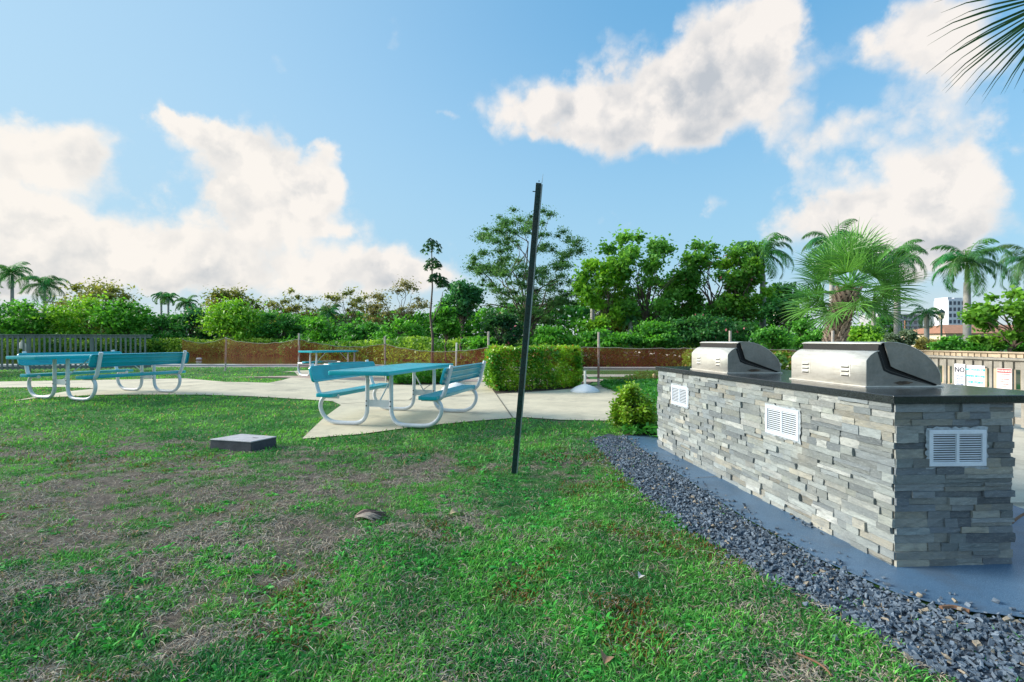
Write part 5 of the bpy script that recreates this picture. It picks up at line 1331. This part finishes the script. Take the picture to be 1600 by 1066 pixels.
def near_palm():
    c = Vector((4.9, 4.3, 4.75)); root = empty('fan_palm', (6.22, 4.4, 0), 0, 'fan palm overhead at the top right corner, only its leaf tips showing', 'palm tree'); rr = random.Random(2)
    o = Vector((5.6,4.4,0)); mb = MB(); mb.cur = (.16,.12,.09); mb.tube([(0,0,0),(0,0,2.2),(-.02,0,4.4)], [.2,.19,.2], 14); boots(mb, 4.4, .19, .2, 0, 120, rr); mb.build('trunk', M['boot'], root)
    vs, fs, cs = [], [], []; hub = Vector((0,0,4.88))
    for k in range(20):
        a = k*2.399+.3; t = k/20; e = R(80-100*t+rr.uniform(-6,6)); d = Vector((math.cos(a)*math.cos(e), math.sin(a)*math.cos(e), math.sin(e)))
        # keep clear of the view except for the leaves aimed below
        if d.x < .25: continue
        fan_leaf(vs, fs, cs, hub, d, 1.1, 1.0, (.03,.11,.035), rr, nseg=40, droop=.35, wd=.016)
    for (dx, dy, dz, pe) in ((-.87,-.10,-.36,1.0),(-.93,.12,-.20,.95),(-.80,.45,-.25,1.0),(-.8,-.3,-.15,.9)):
        fan_leaf(vs, fs, cs, hub, (dx,dy,dz), pe, 1.15, (.018,.075,.03), rr, nseg=46, span=R(230), droop=.50, wd=.013)
    npmesh('fan_leaves', [tuple(v) for v in vs], np.array(fs), M['leaf_gloss'], root, np.array(cs))
near_palm()

# ------------------------------------------------------------------ hedges and shrubs near by
def box_hedge(name, label, poly, h, n, leaf, c0, c1, tip, z0=0.05, rag=.045, cat='hedge'):
    """clipped hedge over a quadrilateral footprint"""
    global rng
    rng = np.random.default_rng(int(h*1000)+len(label)); A, B, C_, D = [Vector((*p, 0)) for p in poly]
    root = empty(name, ((A+C_)/2), 0, label, cat); o = (A+C_)/2
    u, v, w_ = rng.random(n), rng.random(n), rng.random(n)
    # mostly near the faces
    f = rng.integers(0, 5, n); e = .5*(1-np.exp(-rng.exponential(.12, n)*2)); e = np.clip(rng.exponential(.07, n), 0, .5)
    u = np.where(f == 0, e*.35, np.where(f == 1, 1-e*.35, u)); v = np.where(f == 2, e*.6, np.where(f == 3, 1-e*.6, v)); w_ = np.where(f == 4, 1-e*.8, w_)
    # front faces get more leaves
    # round the top corners
    px = (1-u)*(1-v)*A.x+u*(1-v)*B.x+u*v*C_.x+(1-u)*v*D.x; py = (1-u)*(1-v)*A.y+u*(1-v)*B.y+u*v*C_.y+(1-u)*v*D.y
    lump = (fbm(px*2.2+3, py*2.2+w_*3, 3)-.5); z = z0+(h-z0)*w_*(1+.10*lump)
    cx, cy = o.x, o.y; sc = 1+.14*lump-.10*np.clip((w_-.8)/.2, 0, 1)**2-.10*np.clip((.15-w_)/.15, 0, 1)
    px = cx+(px-cx)*sc+rng.normal(0, rag, n); py = cy+(py-cy)*sc+rng.normal(0, rag, n); z = z+rng.normal(0, rag*.6, n)
    keep = fbm(px*5+w_*2, z*5+py, 3) > .36; px, py, z, w_ = px[keep], py[keep], z[keep], w_[keep]; n = len(px)
    t = np.clip((fbm(px*3+9, z*3+py*2, 3)-.3)/.4+rng.normal(0,.2,n), 0, 1); col = lerp(c0, c1, t)
    if tip: 
        s = (rng.random(n) < tip[1]*(.15+.85*ss((w_-.6)/.35))); col = np.where(s[:, None], np.array([tip[0]])*(.7+.6*rng.random((n,1))), col)
    V, F_, c = leaf_cards(np.stack([px-o.x, py-o.y, z], -1), leaf, col, .5, .55)
    npmesh('foliage', V, F_, M['leaf_gloss'], root, c)
    mb = MB(); rr = random.Random(3)
    for k in range(26):
        uu, vv_ = rr.uniform(.06,.94), rr.uniform(.15,.85); p = (A*(1-uu)*(1-vv_)+B*uu*(1-vv_)+C_*uu*vv_+D*(1-uu)*vv_)-o
        q = p+Vector((rr.uniform(-.12,.12), rr.uniform(-.12,.12), h*.8)); limb(mb, p, q, .014, .005, .2, 5, k)
    mb.build('stems', M['bark'], root)
    return root
hA, hB = P(768, 615), P(906, 608); nrm_ = Vector((-(hB-hA).y, (hB-hA).x, 0)).normalized()
box_hedge('clipped_hedge', 'clipped green and yellow hedge with reddish tips behind the post', [tuple(hA[:2]), tuple(hB[:2]), (hB.x+.1, hB.y+1.25), (hA.x-.16, hA.y+1.35)], 1.03, 30000, .036, (.06,.25,.018), (.36,.60,.04), ((.50,.24,.06), .12))
box_hedge('clipped_hedge', 'yellow green hedge showing between the two grills', [(4.6,10.2),(6.2,10.2),(6.3,15.5),(5.2,15.5)], .92, 15000, .05, (.06,.17,.015), (.24,.40,.04), ((.34,.22,.07), .2))
def shrub(name, label, c, r, h, n, leaf, c0, c1, cat='shrub', tip=None):
    global rng
    rng = np.random.default_rng(len(label)*7+n); root = empty(name, c, 0, label, cat)
    cl = []; rr = random.Random(n)
    for i in range(34):
        a = rr.random()*6.28; e = rr.random(); rad = math.sqrt(max(0, 1-e*e))*.72
        cl.append(((r*rad*math.cos(a), r*rad*math.sin(a), h*(.16+.72*e)), (r*.30, r*.30, h*.17)))
    crown_mesh('foliage', cl, n, leaf, c0, c1, root, M['leaf_gloss'], .6, .6, tip)
    mb = MB(); 
    for i, (cc, _) in enumerate(cl): limb(mb, Vector((0,0,-.02)), Vector(cc), .009, .003, .15, 4, i)
    mb.build('stems', M['bark'], root); return root
shrub('round_shrub', 'round yellow green shrub at the far corner of the stone counter', (1.60, 6.75, 0), .31, .60, 22000, .022, (.05,.20,.014), (.34,.55,.04), tip=((.26,.30,.05), .1))
def cover(name, poly, label, n, hmin, hmax, c0, c1):
    global rng
    rng = np.random.default_rng(n); xs = [p[0] for p in poly]; ys = [p[1] for p in poly]
    x = rng.uniform(min(xs), max(xs), n*3); y = rng.uniform(min(ys), max(ys), n*3); k = inpoly(x, y, poly); x, y = x[k][:n], y[k][:n]; n = len(x)
    hh = hmin+(hmax-hmin)*fbm(x*1.6, y*1.6, 3)*rng.random(n)
    pos = np.stack([x, y, gh(x, y)+hh], -1); col = lerp(c0, c1, np.clip(fbm(x*3, y*3, 2)*.6+.5*rng.random(n), 0, 1))
    V, F_, c = leaf_cards(pos, .05, col, .8, .45); o = npmesh(name, V, F_, M['leaf'], None, c); tag(o, label, 'ground cover', kind='stuff')
cover('ground_cover', BED2, 'bright green low plants behind the middle picnic table', 16000, .05, .62, (.03,.16,.02), (.11,.38,.03))
cover('ground_cover', BED3, 'bright green fern like plants left of the counter', 12000, .03, .36, (.03,.17,.03), (.09,.36,.05))

# ------------------------------------------------------------------ buildings, lamp, cars, float
M['b_white'] = surf('white_render', (.72,.73,.78), .8, nscale=.1, var=.08); M['b_beige'] = surf('beige_render', (.60,.50,.42), .8, nscale=.1, var=.1)
M['b_cream'] = surf('cream_render', (.66,.58,.44), .8, nscale=.3, var=.1); M['tile'] = surf('terracotta_tiles', (.50,.24,.14), .85, nscale=2, var=.25, bump=.6, bscale=12)
M['glass'] = flat('dark_window_glass', (.04,.06,.10), .15); M['b_grey'] = surf('grey_concrete', (.45,.46,.48), .85, nscale=.1)
def building(name, label, px0, px1, topy, Z, d, m, rows, cols_, rotz=0.0, band=False, cat='building', roof='flat', steps=()):
    x0 = (px0-CX)/F*Z; x1 = (px1-CX)/F*Z; h = CAMH+(HY-topy)/F*Z; w_ = x1-x0
    root = empty(name, ((x0+x1)/2, Z, 0), rotz, label, cat)
    MB().box(-w_/2, 0, 0, w_/2, d, h).build('wall', m, root)
    for (a, b, hh) in steps: MB().box(-w_/2+w_*a, .5, h, -w_/2+w_*b, d-.5, h+hh).build('penthouse', m, root)
    fw = w_/cols_; fh = h/rows
    for r_ in range(rows):
        MB().box(-w_/2-.3, -.9, fh*(r_+1)-.35, w_/2+.3, -.003, fh*(r_+1)-.05).build('balcony_slab', m, root) if band else None
        for c_ in range(cols_):
            xa = -w_/2+fw*(c_+.2); xb = xa+fw*.6
            MB().box(xa, -.06, fh*r_+fh*.22, xb, .1, fh*r_+fh*.80).build('window', M['glass'], root)
    return root
building('white_tower', 'white tower with dark window strips behind the royal palm', 1482, 1508, 470, 260, 9, M['b_white'], 7, 4, steps=((.0,.25,1.5),(.4,.9,1.2)))
building('white_block', 'pale apartment block right of the white tower', 1512, 1548, 482, 280, 8, M['b_white'], 6, 5, band=True)
building('beige_tower', 'narrow beige tower far off left of the fan palm', 1221, 1235, 482, 300, 12, M['b_beige'], 9, 3, band=True)
building('pale_block', 'long pale low block far off between the palms', 1372, 1442, 492, 300, 16, M['b_grey'], 5, 9, band=True)
def house(label, px0, px1, eavey, ridgey, Z, d):
    x0 = (px0-CX)/F*Z; x1 = (px1-CX)/F*Z; he = CAMH+(HY-eavey)/F*Z; hr = CAMH+(HY-ridgey)/F*Z; w_ = x1-x0
    root = empty('tiled_house', ((x0+x1)/2, Z, 0), 0, label, 'house')
    MB().box(-w_/2, 0, 0, w_/2, d, he).build('wall', M['b_cream'], root)
    o_ = .6; mb = MB(); mb.add([(-w_/2-o_,-o_,he),(w_/2+o_,-o_,he),(w_/2+o_,d+o_,he),(-w_/2-o_,d+o_,he),(-w_/2+d*.35,d/2,hr),(w_/2-d*.35,d/2,hr)], [[0,1,5,4],[1,2,5],[2,3,4,5],[3,0,4],[3,2,1,0]])
    mb.build('roof', M['tile'], root)
    n_ = max(2, int(w_/4))
    for k in range(n_):
        xa = -w_/2+w_*(k+.3)/n_; MB().box(xa, -.05, 1.0, xa+w_*.4/n_, .05, min(2.4, he-.4)).build('window', M['glass'], root)
house('cream house with a long terracotta tiled roof behind the railing', 1478, 1700, 522, 507, 75, 10)
house('small house with a pinkish tiled roof left of the silvery bush', 1363, 1392, 526, 514, 85, 8)
def lamp():
    Z = 42; X = (1471-CX)/F*Z; root = empty('street_lamp', (X, Z, 0), 0, 'dark green lamp post with a pale lantern left of the white tower', 'street lamp')
    h = CAMH+(HY-490)/F*Z; dm = flat('dark_green_iron', (.02,.05,.045), .5)
    MB().tube([(0,0,0),(0,0,.6),(0,0,.65),(0,0,h-.5)], [.16,.14,.08,.06], 12).build('pole', dm, root, smooth=True)
    MB().lathe([(.10,h-.5),(.17,h-.42),(.24,h),(.0,h)], n=12).build('lantern', flat('cream_glass', (.85,.75,.5), .3), root)
    MB().lathe([(.27,h),(.20,h+.15),(.05,h+.28),(0,h+.34)], n=12).build('lantern_cap', dm, root)
lamp()
o = MB().tube([(0,0,0),(0,0,3.4)], .07, 8).build('utility_pole', surf('orange_brown_pole', (.36,.18,.10), .8), smooth=True); tag(o, 'thin reddish pole between the small palms', 'pole'); o.location = ((1414-CX)/F*55, 55, 0)
def car(label, px, Z, rz, colr):
    X = (px-CX)/F*Z; root = empty('parked_car', (X, Z, 0), rz, label, 'car', 'cars parked beyond the railing')
    prof = [(-2.2,.35),(-2.25,.62),(-2.0,.86),(-1.3,.93),(-.75,1.38),(.65,1.42),(1.45,.98),(2.15,.88),(2.25,.6),(2.2,.35)]
    MB().prism([(x, -.85, z) for x, z in prof], (0,1.7,0)).build('body', flat('car_paint', colr, .25), root, bevel=.06)
    for s in (-1, 1): MB().prism([(x, s*.845, z) for x, z in ((-1.15,.95),(-.68,1.3),(.58,1.33),(1.2,.98))], (0, s*.012, 0)).build('side_window', M['glass'], root)
    for x in (-1.35, 1.4):
        for s in (-1, 1):
            wh = MB().tube([(x, s*.68, .33), (x, s*.87, .33)], .33, 20).build('wheel', flat('tyre', (.02,.02,.02), .8), root, smooth=True)
            MB().tube([(x, s*.865, .33), (x, s*.885, .33)], .2, 16).build('rim', flat('rim_alloy', (.5,.5,.5), .3, .8), wh, smooth=True)
    for s in (-.6, .6): MB().box(2.17, s-.15, .62, 2.27, s+.15, .76).build('headlight', flat('lamp_lens', (.8,.8,.8), .1), root, bevel=.02)
car('white car glimpsed over the railing, left of the others', 1500, 46, R(100), (.75,.76,.78))
car('silver car glimpsed over the railing beneath the lamp post', 1525, 48, R(95), (.45,.47,.5))
car('white car glimpsed over the railing near the sea grape tree', 1574, 44, R(8), (.78,.79,.8))
fl = empty('mooring_float', ((311-CX)/F*48, 48, -.6), 0, 'small white float on the brown canal water', 'float')
MB().tube([(-.26,0,.12),(-.2,0,.12),(.2,0,.12),(.26,0,.12)], [.05,.11,.11,.05], 14).build('float_body', M['white_conc'], fl, smooth=True)
MB().tube([(.24,0,.13),(.33,0,.15)], .022, 8).build('ring', M['ink'], fl, smooth=True)
for (px, h, lb) in ((34, .9, 'white jug hanging on the left fence, left one of two'), (39, .8, 'white jug hanging on the left fence, right one of two')):
    c = Vector(((px-CX)/F*18.0, 18.0, .13)); o = MB().lathe([(0,.0),(.055,.0),(.06,.02),(.06,.2),(.02,.26),(.02,.3),(0,.3)], n=14).build('white_jug', M['white_pipe'], smooth=True); o.location = c+Vector((0,0,h-.1)); tag(o, lb, 'jug', 'white jugs on the fence')
print('objects', len(bpy.data.objects))
